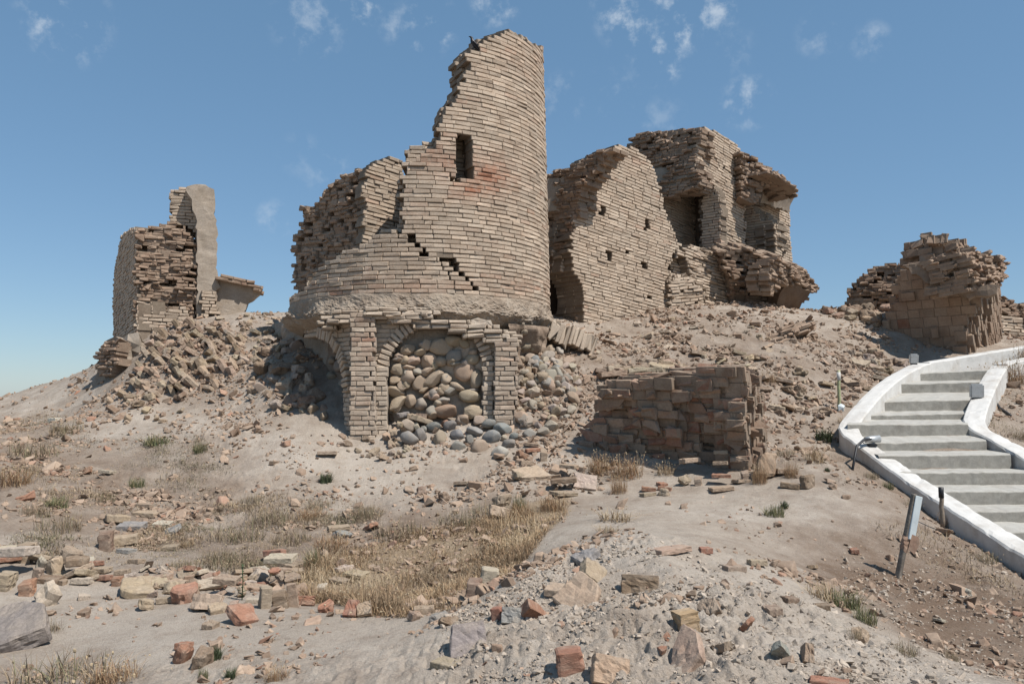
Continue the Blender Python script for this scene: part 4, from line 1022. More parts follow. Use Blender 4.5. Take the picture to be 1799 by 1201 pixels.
def parapet(pts3, th, hgt, seed, name='parapet'):
    """wall that follows a line of top points; th to the right of the way it runs"""
    p = np.array(pts3); R = np.random.default_rng(seed)
    seg = np.linalg.norm(np.diff(p, axis=0), axis=1); L = np.concatenate([[0], np.cumsum(seg)]); n = int(L[-1] / .06)
    l = np.linspace(0, L[-1], n); c = np.stack([np.interp(l, L, p[:, k]) for k in range(3)], -1)
    ks = 9; pad = np.concatenate([np.repeat(c[:1], ks // 2, 0), c, np.repeat(c[-1:], ks // 2, 0)]); c = np.stack([np.convolve(pad[:, k], np.ones(ks) / ks, 'valid') for k in range(3)], -1)
    d = np.gradient(c[:, :2], axis=0); d /= np.linalg.norm(d, axis=1)[:, None]; o = np.stack([d[:, 1], -d[:, 0]], -1)
    prof = [(0, -hgt), (0, -hgt * .5), (0, -.12), (-.003, -.02), (.012, 0), (.06, .006), (th / 2, .004), (th - .06, .005), (th - .012, 0), (th + .003, -.02), (th, -.12), (th, -hgt * .5), (th, -hgt), (th / 2, -hgt)]
    V = np.zeros((n, len(prof), 3))
    for j, (a, z) in enumerate(prof):
        V[:, j, :2] = c[:, :2] + o * a; V[:, j, 2] = c[:, 2] + z
    V += (fbm3(V / .22, seed, 4, .6) * .016)[..., None] * np.array([1, 1, .8])
    V[:, :, 2] -= .010 * (fbm3(V / .09, seed + 9, 2) > .42)
    i = np.arange(n * len(prof)).reshape(n, len(prof)); q = np.stack([i[:-1], np.roll(i, -1, 1)[:-1], np.roll(i, -1, 1)[1:], i[1:]], -1).reshape(-1, 4)
    m = MB(); m.add(V.reshape(-1, 3), (1, 0, 0), None, q)
    for e in (0, n - 1):
        b = V[e]; tt = [[0, k, k + 1] for k in range(1, len(prof) - 1)]; m.add(b, (1, 0, 0), tt)
    return m.build(name, [M_WHITE], stairs)
LP = [at(*a) for a in ((2300,1320,4.9),(1990,1100,5.7),(1799,978,7.0),(1700,914,7.75),(1596,848,8.75),(1530,800,9.5),(1467,753,10.25),(1486,728,10.7),(1512,699,11.3),(1536,677,11.9),(1560,660,12.4),(1596,641,13.0),(1611,637.5,13.3))]
parapet(LP, .24, .75, 1)
BP_ = [at(*a) for a in ((1608,638,13.35),(1660,630,13.7),(1730,618,14.1),(1799,607,14.6),(1880,596,15.3))]
parapet(BP_, .22, .75, 2)
RP = [at(*a) for a in ((2050,930,7.4),(1900,862,8.4),(1799,806,9.25),(1740,772,9.85),(1688,744,10.3),(1698,715,10.9),(1714,682,11.7),(1730,655,12.5),(1742,641,13.1))]
parapet(RP, .25, .7, 3)
parapet([at(*a) for a in ((1742,641,13.1),(1770,634,13.5),(1799,627,14.0),(1880,612,14.8))], .22, .5, 4)
def box_part(name, mat, parent, c, hs, rot=None, bev=.008):
    me = bpy.data.meshes.new(name); bm = bmesh.new(); bmesh.ops.create_cube(bm, size=2); bmesh.ops.scale(bm, vec=hs, verts=bm.verts)
    bmesh.ops.bevel(bm, geom=bm.edges[:], offset=min(bev, min(hs) * .6), segments=2, affect='EDGES')
    bm.to_mesh(me); bm.free(); me.materials.append(mat)
    o = bpy.data.objects.new(name, me); COL.objects.link(o); o.parent = parent; o.location = c
    if rot: o.rotation_euler = rot
    return o
def tube(name, pts_, r, mat, parent=None, taper=1.0, sides=8):
    p = np.array(pts_, float); m = MB(); V = []
    for i in range(len(p)):
        d = p[min(i + 1, len(p) - 1)] - p[max(i - 1, 0)]; d /= np.linalg.norm(d)
        a = np.cross(d, [0, 0, 1.0] if abs(d[2]) < .9 else [1.0, 0, 0]); a /= np.linalg.norm(a); b = np.cross(d, a)
        rr_ = r * (1 + (taper - 1) * i / (len(p) - 1))
        for k in range(sides):
            w = 2 * math.pi * k / sides; V.append(p[i] + (a * math.cos(w) + b * math.sin(w)) * rr_)
    i = np.arange(len(p) * sides).reshape(len(p), sides); q = np.stack([i[:-1], np.roll(i, -1, 1)[:-1], np.roll(i, -1, 1)[1:], i[1:]], -1).reshape(-1, 4)
    m.add(V, (1, 0, 0), [[0, k + 1, k] for k in range(1, sides - 1)] + [[len(V) - sides, len(V) - sides + k, len(V) - sides + k + 1] for k in range(1, sides - 1)], q)
    return m.build(name, [mat], parent, smooth=True) if parent is not None else m.build(name, [mat], None, smooth=True)
def floodlight(P, yaw, tilt, s, label):
    t = empty('floodlight', P, label, 'lamp', 'floodlights on the stair parapets')
    t.rotation_euler = (0, 0, yaw)
    box_part('bracket', M_BLACK, t, (0, 0, .03 * s), (.10 * s, .05 * s, .03 * s))
    h = box_part('housing', M_GREYMETAL, t, (0, 0, .20 * s), (.13 * s, .06 * s, .15 * s), (tilt, 0, 0), .02)
    box_part('glass', M_GLASS, h, (0, -.062 * s, .0), (.105 * s, .004, .12 * s))
    return t
def top_of(l, k): return l[k]
P = at(1596, 640, 13.0); floodlight(P + np.array([.10, .02, -.02]), math.radians(170), math.radians(-14), .55, 'grey floodlight on the parapet corner at the head of the stairs')
P = at(1709, 704, 11.2); floodlight(P + np.array([.06, .0, .0]), math.radians(165), math.radians(-6), .68, 'boxy grey floodlight on the inner parapet halfway up the stairs')
t = empty('floodlight', at(1518, 783, 9.75) + np.array([.10, 0, 0]), 'small round spotlight lying on the outer parapet with a black cable', 'lamp', 'floodlights on the stair parapets')
o_ = tube('housing', [t.location + Vector((-.09, -.02, .075)), t.location + Vector((-.03, -.01, .08)), t.location + Vector((.09, 0, .085))], .036, M_GREYMETAL, t, 1.25, 14)
box_part('bracket', M_BLACK, t, (0, 0, .012), (.05, .04, .014))
c0 = at(1512, 778, 9.72)
tag(tube('cable', [c0 + np.array([.14, 0, .05]), c0 + np.array([.02, -.05, .045]), at(1508, 783, 9.60) + np.array([-.03, -.03, 0]), at(1506, 800, 9.55) + np.array([-.04, -.03, 0]), at(1503, 826, 9.42) + np.array([-.05, -.03, 0])], .015, M_BLACK), 'thick black cable running over the outer parapet to the ground', 'cable')
hh = hit([1744, 1748, 1757, 1768, 1776], [690, 706, 720, 727, 733]); hh[:, 2] += .02
tag(tube('hose', hh, .016, M_BLACK), 'black hose end lying on the bank right of the stairs', 'hose')

# ------------------------------------------------------------------ stakes and sign
b = hit([1579], [1014])[0]; tp = at(1606, 867, b[1] + .02)
sg = empty('sign_post', b, 'leaning grey post with a narrow pale board, stuck in the brown earth', 'sign')
ax = (tp - b); Ls = np.linalg.norm(ax); ax /= Ls
n_ = np.array([.35, -.94, 0]); n_ -= ax * (n_ @ ax); n_ /= np.linalg.norm(n_); s_ = np.cross(ax, n_); s_ = s_ if s_[0] > 0 else -s_
def obox(name, mat, parent, c, A, hs, bev=.004):
    m = MB(); add_bricks(m, [c], [A], [hs], [[1, 0, 0]], bev=bev, jit=.0012); return m.build(name, [mat], parent)
A3 = np.stack([s_, n_, ax])
obox('post', M_POST, sg, b + ax * (Ls / 2 - .06), A3, [.018, .016, Ls / 2 + .06])
bd = obox('board', M_SIGN, sg, b + ax * (Ls - .185) + s_ * .030 + n_ * .024, A3, [.036, .004, .175], .002)
m = MB()
for (dx, dz, w, h_, k) in [(-.012, .085, .010, .016, 1), (-.006, .072, .016, .006, 1), (-.012, .062, .008, .008, 0), (.0, .03, .012, .004, 0), (-.004, -.02, .016, .010, 0), (.010, -.034, .012, .006, 0), (-.010, -.050, .010, .009, 0), (.008, -.062, .016, .011, 0), (-.008, -.078, .020, .008, 0), (.006, -.110, .014, .004, 0)]:
    c = b + ax * (Ls - .185 + dz) + s_ * (.034 + dx) + n_ * .0302
    add_bricks(m, [c], [A3], [[w, .0012, h_]], [[1, 0, 0]], bev=.0005, jit=.001, mat=k)
m.build('faded_marks', [M_INK, M_REDINK], bd)
m = MB()
for k in range(3):
    a = np.linspace(0, 2 * math.pi, 18); zc = b + ax * (Ls * .47 - .035 * k)
    ring = np.array([zc + s_ * math.cos(w) * (.030 + .006 * math.sin(3 * w + k)) + n_ * math.sin(w) * (.024 + .005 * math.cos(2 * w)) + ax * .012 * math.sin(w * 2 + k) for w in a])
    for dr, dz in ((0, 0),):
        up = ax * (.022 + .005 * k); V = np.concatenate([ring - up, ring * 1 + (ring - zc) * .22, ring + up]); m.add(V, (1, 0, 0), None, grid_quads(3, 18))
V = np.array([b + ax * Ls * .44 + s_ * .04 + n_ * .03 + s_ * x + ax * y + n_ * z for x, y, z in ((-.02, .06, 0), (.03, .05, .02), (.045, 0, .03), (.02, -.09, .02), (-.03, -.06, 0))])
m.add(V, (1, 0, 0), [[0, 1, 2], [0, 2, 3], [0, 3, 4]])
m.build('rag', [M_RAG], sg)
def stake(u, vb, vt, ut, label, mat, r, band=None, Yb=None):
    b = at(u, vb, Yb) if Yb else hit([u], [vb])[0]; tp = at(ut, vt, b[1])
    t = empty('stake', b, label, 'stake')
    k = np.linspace(-.08, 1, 7)[:, None]; tube('rod', b + (tp - b) * k + rng.normal(0, r * .12, (7, 3)), r, mat, t, .9)
    if band:
        kk = np.linspace(band[0], band[1], 3)[:, None]; tube('painted_band', b + (tp - b) * kk, r * 1.12, band[2], t, 1.0)
    return t
stake(1656, 920, 856, 1653, 'thin pale stick with a dark tip leaning against the outer parapet', M_WOOD, .022, (.72, 1.01, M_BLACK), 7.72)
st2 = stake(1475, 722, 650, 1473, 'faded yellow rod standing at the bend of the stairs with a knotted scrap of cloth', M_YELLOW, .026, (.75, .95, M_WHITE))
b2 = Vector(at(1476, 718, st2.location[1]))
m = MB(); V = np.array(b2) + np.array([(0, -.03, .08), (.05, -.05, .05), (.03, -.05, -.05), (-.04, -.05, -.03), (-.05, -.04, .05), (.02, -.07, .02)]); m.add(V, (1, 0, 0), [[0, 1, 5], [1, 2, 5], [2, 3, 5], [3, 4, 5], [4, 0, 5]]); m.build('cloth_scrap', [M_SIGN], st2)

# ------------------------------------------------------------------ crow on the tower
def drum_pt(u, v):
    d = ray(u, v); lo = DIST - RAD
    Y = np.linspace(9, 14, 4000); Pq = EYE + d * Y[:, None]; r = np.hypot(Pq[:, 0] - DC[0], Pq[:, 1] - DC[1]); k = np.argmax(r < RAD - .16)
    return Pq[k]
cp = drum_pt(829, 91)
crow = empty('crow', cp + np.array([0, 0, .035]), 'black crow perched on the broken left edge of the tower top', 'bird')
crow.rotation_euler = (0, math.radians(24), math.radians(12)); crow.scale = (1.15,) * 3
def skin(name, verts, edges, radii, mat, parent, sub=2):
    me = bpy.data.meshes.new(name); me.from_pydata([tuple(v) for v in verts], edges, [])
    o = bpy.data.objects.new(name, me); COL.objects.link(o); o.parent = parent
    mo = o.modifiers.new('skin', 'SKIN'); mo.use_smooth_shade = True
    for i, r_ in enumerate(radii):
        me.skin_vertices[0].data[i].radius = (r_[0], r_[1]) if isinstance(r_, tuple) else (r_, r_)
    me.skin_vertices[0].data[0].use_root = True
    s = o.modifiers.new('sub', 'SUBSURF'); s.levels = s.render_levels = sub
    me.materials.append(mat); return o
bx_ = [(0, 0, .075), (-.035, 0, .098), (-.058, 0, .125), (-.068, 0, .142), (-.092, 0, .140), (-.108, 0, .134), (.045, 0, .055), (.10, 0, .028), (.13, 0, .012)]
skin('body', bx_, [(0, 1), (1, 2), (2, 3), (3, 4), (4, 5), (0, 6), (6, 7), (7, 8)], [(.030, .034), (.028, .032), .019, .020, .009, .003, (.024, .026), (.016, .010), (.012, .004)], M_CROW, crow)
for sgn in (-1, 1):
    skin('leg', [(.005, .014 * sgn, .05), (.010, .016 * sgn, .025), (.0, .016 * sgn, .004), (-.02, .016 * sgn, .002)], [(0, 1), (1, 2), (2, 3)], [.008, .005, .004, .003], M_CROW, crow, 1)
    skin('wing', [(-.03, .026 * sgn, .095), (.02, .032 * sgn, .075), (.08, .018 * sgn, .040), (.115, .008 * sgn, .022)], [(0, 1), (1, 2), (2, 3)], [(.014, .008), (.022, .008), (.012, .005), (.004, .003)], M_CROW, crow, 1)

# ------------------------------------------------------------------ loose bricks, stones and rubble
def spot(u, v):
    return hit([u], [v])[0]
MESHW = {}
def on_mound(u, v): return v > 945 and in_poly(np.array([u]), np.array([v]), [(860,1030),(960,990),(1150,940),(1330,1000),(1530,1110),(1800,1300),(700,1300),(780,1085)])[0]
def put(u, v, w, h, col, mode, label=None, cat='brick', group=None, name=None, lift=0.0):
    """one loose piece about w by h photo pixels, resting on the ground where its foot is seen"""
    vb = v + h * .42
    P = spot(u, vb); Y = P[1]; wm = w * Y / FPX; hm = h * Y / FPX
    rz = random.uniform(-.5, .5)
    if mode == 'f':      # lying flat
        me = random.choice(FULL); s = (wm / .27, max(wm, .12) / .27 * random.uniform(.6, .9), min(max(hm * .62 / .062, .6), 1.9)); rot = (random.uniform(-.12, .12), random.uniform(-.12, .12), rz)
    elif mode == 'c' and on_mound(u, v):
        me = random.choice(SHARD); s = (wm / .2, wm / .2 * random.uniform(.8, 1.1), hm / .09); rot = (random.uniform(.2, .9), random.uniform(-.6, .6), random.random() * 6.3)
    elif mode == 'u':    # standing on edge
        me = random.choice(HALF + FULL[:2]); s = (hm / .25, max(wm, .04) / .17 * .9, min(max(wm / .062, .6), 1.7)); rot = (random.uniform(-.2, .2), math.pi / 2 + random.uniform(-.2, .2), rz * .6)
    elif mode == 'l':    # slab leaning with its broad face to the front
        me = random.choice(FULL); s = (wm / .26, hm / .25, 1.1); rot = (math.radians(random.uniform(48, 72)), random.uniform(-.2, .2), rz * .5)
    else:                # chunk
        me = random.choice(CHUNK + SHARD[:5]); s = (wm / .18, wm / .18 * random.uniform(.7, 1.0), hm / .10 * .9); rot = (random.uniform(-.45, .45), random.uniform(-.45, .45), rz * 2)
    o = piece(name or 'brick', me, P, s, rot, col, label, cat, group, .05 if lift else (.38 if on_mound(u, v) else .2))
    o.location.z += lift
    return o
ROWG = 'loose bricks in the row along the left path'
ROWL = 'loose brick in the tumbled row between the path and the dry slope on the left'
FG = [ # the row of rubble along the path, left
 (17,964,38,12,PALE,'f','thin pale brick on top of the stack at the far left edge'), (16,981,42,12,RED,'f','reddish brick under the pale ones in the stack at the far left edge'), (47,972,22,36,TAN,'u','tan brick leaning upright beside the far left stack'),
 (28,996,64,24,PALE,'f','broad pale slab bridging two upright bricks at the far left edge', .13), (9,1021,25,32,TAN,'u','tan upright brick under the left end of the broad pale slab'), (46,1028,26,42,RED,'u','red upright brick under the right end of the broad pale slab'),
 (66,1006,14,32,TAN,'u',None),(74,992,24,24,PALE,'c','pale block right of the bridging slab at the left edge'),(96,998,28,24,SAND,'c',None),(90,1016,38,17,BROWN,'f','brown flat brick at the foot of the row, below a sandy block'),(120,978,32,24,TAN,'c','squarish tan block standing a little behind the left row'),
 (139,998,32,26,BROWN,'c','brown chunk perched on a pale flat brick in the left row', .07),(145,1017,38,16,PALE,'f','pale flat brick carrying a brown chunk in the left row'),(170,988,26,12,RED,'f',None),(178,1001,34,13,SAND,'f',None),(182,1013,26,12,RED,'f',None),(206,1020,16,20,RED,'u','short red brick stub standing in the left row'),
 (228,1015,28,14,SAND,'f',None),(243,1031,50,28,SAND,'c','large sandy orange block with a hollow top in the left row'),(270,1040,20,16,TAN,'c',None),(282,1015,36,14,TAN,'f',None),(310,1022,54,12,SAND,'f','long thin slab tipped across the row, above a red block'),(325,1046,44,28,RED,'c','big reddish block facing the path in the middle of the row'),
 (298,1050,42,16,TAN,'f',None),(340,1030,24,20,BROWN,'c',None),(366,1026,48,24,PALE,'l','broad pale slab lying aslant above the triangular sandy block'),(362,1058,46,30,SAND,'c','triangular sandy block at the path edge'),(386,1066,26,24,SAND,'c',None),(398,1038,42,16,TAN,'f','tan brick laid across a post-like brick in the row', .08),(410,1061,14,26,TAN,'u','short upright brick holding another brick across it'),
 (405,1014,32,18,SAND,'c',None),(436,1022,36,14,PALE,'f',None),(453,1014,30,20,PALE,'c','pale rounded chunk at the back of the row'),(380,1012,22,16,RED,'c',None),(446,1031,42,10,TAN,'f',None),(447,1053,28,14,PALE,'f','pale brick lying in front of the open brick frame'),
 (466,1050,18,42,TAN,'u','left upright of the small open brick frame'),(515,1044,15,50,TAN,'u','right upright of the small open brick frame'),(492,1026,52,16,PALE,'f','pale brick roofing the small open brick frame', .20),(491,1052,24,34,BROWN,'u','dark brick filling the small open brick frame'),
 (435,1077,44,30,RED,'c','red boulder-like brick tipped onto the path before the frame'),(498,1001,32,10,TAN,'f',None),(510,992,36,10,TAN,'f',None),(487,981,40,16,RED,'f','rosy brick topping the pile behind the open brick frame', .05),(516,1004,32,9,TAN,'f',None),(300,1034,26,18,SAND,'c',None),(255,1020,26,16,TAN,'c',None),(215,1004,24,12,TAN,'f',None),(330,1010,26,14,TAN,'c',None),(425,1042,26,16,SAND,'c',None),(350,1006,24,12,RED,'f',None),(110,1022,22,10,TAN,'f',None),(160,1008,22,10,TAN,'f',None),
 # on the path
 (88,1046,54,34,PALE,'c','pale pointed fragment half sunk in the path near the left edge'),(148,1047,20,13,PALE,'f','small pale disc-like chip on the path'),(257,1062,36,20,SAND,'c','sandy brick end jutting from the path below the row'),(370,1100,22,7,TAN,'f','thin tan chip flat on the smooth path'),(352,1157,34,30,BROWN,'c','dark brown half of a split stone pair on the path'),(322,1148,30,36,RED,'c','reddish half of a split stone pair on the path'),(322,1133,24,13,RED,'f',None),(150,1078,16,6,BROWN,'f',None),
 # edge of the dry grass hollow
 (600,995,26,17,PALE,'c','white-topped brick chunk standing in the dry grass'),(618,998,15,8,DARKGREY,'c',None),(626,1009,42,11,SAND,'f','flat sandy slab beside the chunk in the dry grass'),(598,1021,32,6,TAN,'f',None),(565,1031,17,28,PALE,'u','small pale brick standing upright at the grass edge'),(530,1054,44,20,RED,'l','pinkish slab lying on the path right of the open frame'),(575,1069,30,16,RED,'c',None),
 (616,1069,26,30,RED,'l','red half of a tent-like pair of leaning bricks'),(640,1069,24,30,TAN,'l','tan half of a tent-like pair of leaning bricks'),(745,1069,36,20,SAND,'f','sandy brick on the berm below the dry grass'),(725,1082,22,18,TAN,'c',None),(765,1080,26,22,GREY,'c','grey stone on the berm beside a sandy brick'),(787,1089,26,18,BROWN,'c',None),
 (816,1112,76,56,(.27,.235,.21),'l','large mauve grey slab set flat into the slope of the near mound'),(832,1028,24,56,BROWN,'u','dark tall brick of the leaning pair at the right end of the dry grass'),(858,1012,34,52,PALE,'u','pale tall brick of the leaning pair at the right end of the dry grass'),
 (875,1070,18,44,RED,'u','slender red brick standing on the shoulder of the mound'),(902,1076,40,28,GREY,'l','grey brown slab between the slender red brick and a red wedge'),(941,1069,46,34,RED,'c','red brown wedge on the shoulder of the mound'),(985,1032,52,20,SAND,'f','flat sandy stone near the crest of the mound'),(1002,1146,42,72,RED,'u','big dark red wedge-shaped brick standing out of the near mound'),(780,1160,50,26,TAN,'f','pale brown stone sunk at the foot of the mound'),
 # near mound
 (1047,1000,46,34,TAN,'c','tan pointed block on the crest of the near mound'),(1026,1046,72,26,SAND,'c','long sandy chunk below the crest of the mound'),(1125,1020,64,34,BROWN,'l','dark shaded slab under the crest of the mound'),(1174,962,68,14,SAND,'f','thin slab lying along the top edge of the mound'),(1237,966,26,9,RED,'f','small red brick end at the back of the crest'),(1290,993,36,16,TAN,'f','tan slab end on the right shoulder of the crest'),(1330,990,30,8,SAND,'f',None),
 (1243,1062,32,26,TAN,'c','tan shard on the upper right face of the mound'),(1260,1060,14,13,BROWN,'c',None),(1206,1082,34,40,(.40,.27,.165),'u','orange tan brick stub sticking up from the mound face'),(1206,1142,64,38,TAN,'c','broad tan triangular slab on the lower mound face'),(1175,1119,14,8,RED,'c',None),(1160,1139,16,13,RED,'c',None),(1310,1097,26,14,RED,'c','small red fragment casting a shadow on the mound'),(1268,1134,32,24,TAN,'c',None),(1363,1143,40,20,GREY,'c','grey flat stone low on the right of the mound'),(1416,1143,20,34,TAN,'l',None),(1385,1051,26,12,BROWN,'f',None),(1357,1071,26,10,TAN,'f',None),
 (1457,1192,64,28,RED,'f','flat red brick at the bottom edge of the view'),(1072,1170,62,48,(.38,.26,.18),'l','pinkish tan slab at the bottom of the mound'),(1086,1199,16,16,SAND,'c',None),(1032,974,40,24,GREY,'c','greenish grey stone near the top of the mound'),(1430,995,15,12,BROWN,'c','brown cube-like clod right of the mound'),(1443,1064,28,8,BROWN,'f',None),(1698,1040,22,13,(.36,.34,.29),'c','smooth pale grey pebble on the brown earth under the parapet'),(1500,968,14,8,RED,'f',None),(1650,1090,16,9,PALE,'c',None),(1515,1112,26,20,SAND,'c',None),
 # before the fallen block
 (1212,827,32,13,SAND,'f','sandy brick capping the little open frame before the fallen block', .12),(1201,844,20,18,TAN,'c','left foot of the little open frame before the fallen block'),(1226,843,13,24,TAN,'u','right foot of the little open frame before the fallen block'),(1267,857,40,11,SAND,'f','bottom brick of the stack of four before the fallen block'),(1268,847,34,10,RED,'f','red brick second from the bottom of the stack of four', .075),(1266,837,26,10,TAN,'f','tan brick third up in the stack of four', .145),(1266,827,24,10,SAND,'f','top brick of the stack of four', .215),
 (1298,821,30,13,SAND,'f',None,.1),(1300,844,30,10,TAN,'f',None),(1309,832,13,26,TAN,'u',None),(1140,857,26,12,RED,'f',None),(1138,867,26,9,TAN,'f',None),(1168,857,24,11,RED,'f',None),(1170,866,22,11,TAN,'c',None),(1163,850,16,8,RED,'f',None),(1343,822,42,36,(.29,.19,.13),'c','large red brown lump right of the fallen block'),(1377,827,34,15,TAN,'f',None),(1418,846,36,22,BROWN,'c','dark brown block at the end of the rubble line right of the fallen block'),(1388,852,32,14,BROWN,'f',None),
 (1028,846,40,28,PALE,'l','pale broad slab leaning on a pile left of the fallen block'),(990,853,46,13,BROWN,'f','brown brick of the pile left of the fallen block', .06),(1000,839,30,10,SAND,'f',None,.13),(990,866,42,10,TAN,'f',None),(936,832,42,18,SAND,'c','sandy block on the path below the cobble heap'),(910,838,26,13,TAN,'c',None),(925,812,24,12,TAN,'f',None),(935,792,26,9,RED,'f',None),(936,781,26,9,TAN,'f',None),(955,800,12,24,TAN,'u',None),(915,800,24,12,RED,'c',None),
 (743,863,18,13,BROWN,'c',None),(780,873,24,15,BROWN,'c',None),(810,849,28,8,TAN,'f',None),(834,851,26,12,TAN,'f',None),(880,882,32,16,TAN,'c',None),(878,902,34,18,SAND,'c',None),(595,926,38,10,TAN,'f',None),(600,941,28,13,GREY,'c',None),(650,926,26,15,RED,'c',None),(575,796,34,10,TAN,'f','flat sandy slab on the white slope left of the tower'),(670,800,16,18,SAND,'c',None),
 # little outcrop on the left slope
 (205,906,32,26,TAN,'c',None),(262,901,44,13,SAND,'f','flat sandy slab in the outcrop on the left slope'),(286,919,30,12,PALE,'f',None),(256,886,28,10,TAN,'f',None),(216,946,48,24,SAND,'f','largest sandy slab of the outcrop on the left slope'),(186,948,22,42,BROWN,'u','dark slab on edge at the shaded side of the outcrop'),(221,967,30,9,GREY,'f',None),(298,932,28,15,GREY,'c',None),(232,922,44,18,GREY,'f',None),(190,829,26,8,PALE,'f',None),(153,828,14,11,RED,'c','small red stone on the bare left slope'),
 (95,736,22,11,(.50,.47,.42),'f','whitish stone on the left slope'),(105,751,16,10,BROWN,'c',None),(300,961,26,10,TAN,'f',None),(240,985,26,10,TAN,'f',None),
]
def zone(u, v):
    if v < 990 and u < 340: return 'stones of the left slope', 'small weathered stone lying on the left slope or its outcrop'
    if u < 560 and v > 985: return ROWG, ROWL
    if u < 800 and v > 985: return 'chips by the dry grass hollow', 'small brick chip at the edge of the dry grass hollow'
    if v > 945: return 'chips on the near mound', 'small brick or stone chip on the near mound and the brown earth beside it'
    if u < 870: return 'stones below the tower', 'small stone on the pale slope below the round tower'
    return 'bricks around the fallen block', 'loose brick on the ground in front of the fallen brick block'
for f in FG:
    u, v, w, h, c, mo, lab = f[:7]; lf = f[7] if len(f) > 7 else 0.0
    gname, gl = zone(u, v)
    put(u, v, w, h, c, mo, lab or gl, 'stone' if c in (GREY, DARKGREY) else 'brick', gname, 'stone' if c in (GREY, DARKGREY) else 'brick', lf)
# rough concrete lump at the left edge
P = spot(18, 1128)
o = piece('concrete_slab', fragment_mesh('concrete_slab', (.42, .40, .12), 304, 1, M_COBBLE, .010), P, (.95, 1.05, 1.0), (.30, -.30, .5), (.19, .168, .142), 'broad grey broken slab tilted up at the lower left edge', 'stone', None, .3)

# river cobbles at the foot of the niche
COBL = [(716,748,15,12,PALE,'pale cobble at the top left of the cobble heap'),(720,769,17,14,GREY,'large grey cobble at the lower left of the cobble heap'),(739,765,12,13,GREY,'upright grey cobble right of the large lower left one'),(761,749,15,9,DARKGREY,'dark flattish cobble under the flat stone of the heap'),(772,768,13,14,(.31,.25,.19),'brown egg-shaped cobble in the middle of the heap'),
 (791,748,12,11,DARKGREY,'dark rounded cobble in the upper middle of the heap'),(804,763,14,11,BLUEGREY,'smooth blue grey cobble right of the brown egg-shaped one'),(804,783,15,9,GREY,'flat grey cobble at the lowest edge of the heap'),(834,757,15,10,(.26,.25,.22),'pitted grey cobble under a brown block'),(860,743,13,10,BLUEGREY,'round bluish cobble below the right pier'),(884,753,17,10,BLUEGREY,'long bluish cobble tipped against the right pier'),
 (863,767,18,13,BLUEGREY,'broad angular bluish cobble on the right of the heap'),(841,784,18,15,(.34,.27,.20),'largest sandy boulder at the front of the heap'),(895,781,13,12,GREY,'grey cobble behind the pale pitted boulder'),(878,795,17,14,(.36,.33,.29),'pale pitted boulder at the lower right of the heap'),(824,772,9,9,DARKGREY,'small dark cobble beside the sandy boulder'),(886,768,6,5,PALE,'tiny whitish pebble between two bluish cobbles'),(903,766,9,8,BLUEGREY,'small bluish cobble at the right end of the heap'),
 (931,764,13,11,(.31,.28,.25),'dull grey boulder beyond the right end of the heap'),(744,754,7,7,GREY,'small grey cobble wedged under the dark flattish one'),(731,749,8,7,PALE,'small pale cobble beside the top left one'),(814,737,13,11,(.34,.26,.19),'brown rough block at the top of the heap'),(783,744,9,8,RED,'small reddish stone at the top of the heap'),(840,738,12,9,(.34,.28,.21),'sandy crumbling stone at the top right of the heap')]
CG = 'cobbles heaped at the foot of the niche'
for k, (u, v, a, b, c, lab) in enumerate(COBL):
    Y = 10.98 - (v - 743) * .0125
    P = at(u, v, Y); f = Y / FPX * 2.06
    o = bpy.data.objects.new('cobble', COBB[k % 8] if c not in (PALE,) or k % 2 else COBB[2]); COL.objects.link(o)
    o.scale = (a * f, max(a, b) * f * .9, b * f / .76); o.rotation_euler = (random.uniform(-.2, .2), random.uniform(-.45, .45), random.uniform(-.4, .4)); o.location = P; o.color = vary(c, .12)
    tag(o, lab, 'cobble', CG)
for k, (u, v, w, h) in enumerate([(704,728,30,14),(727,731,24,12),(745,731,20,12),(741,738,36,14),(690,759,14,18),(700,745,16,14)]):
    Y = 10.9 - (v - 743) * .01; P = at(u, v, Y)
    o = piece('brick', HALF[k % 5], P, (w * Y / FPX / .25, .9, 1.1), (random.uniform(-.2, .2), random.uniform(-.35, .35), random.uniform(-.4, .4)), [GREY, TAN, SAND, TAN, SAND, TAN][k], 'broken brick among the cobbles left of the niche', 'brick', 'bricks among the cobbles', .5)

def scatter(poly, n, seed):
    R = np.random.default_rng(seed); p = np.array(poly); out = []
    while len(out) < n:
        q = np.stack([R.uniform(p[:, 0].min(), p[:, 0].max(), 200), R.uniform(p[:, 1].min(), p[:, 1].max(), 200)], -1)
        out += [x for x in q[in_poly(q[:, 0], q[:, 1], poly)]]
    return np.array(out[:n])
def strew(poly, n, seed, meshes, lo, hi, cols, name, label, cat, group, flat=.5, sink=(.15, .45)):
    q = scatter(poly, n, seed); hp = hit(q[:, 0], q[:, 1])
    for pxy, P in zip(q, hp):
        s = math.exp(random.uniform(math.log(lo), math.log(hi)))
        me = random.choice(meshes)
        if lo > .2 and me.name.startswith(('lump', 'cobble')): s *= .21
        r = (random.uniform(-1, 1) * flat, random.uniform(-1, 1) * flat, random.random() * 6.3)
        piece(name, me, P, (s, s * random.uniform(.75, 1.1), s * random.uniform(.8, 1.15)), r, random.choice(cols), label, cat, group, random.uniform(*sink))
strew([(60,985),(200,985),(330,1008),(520,1008),(520,1055),(420,1062),(300,1052),(180,1022),(60,1030)], 46, 22, FULL + HALF + CHUNK + SHARD, .35, .85, [TAN, SAND, PALE, RED, TAN], 'brick', ROWL, 'brick', ROWG, .5, (.1, .35))
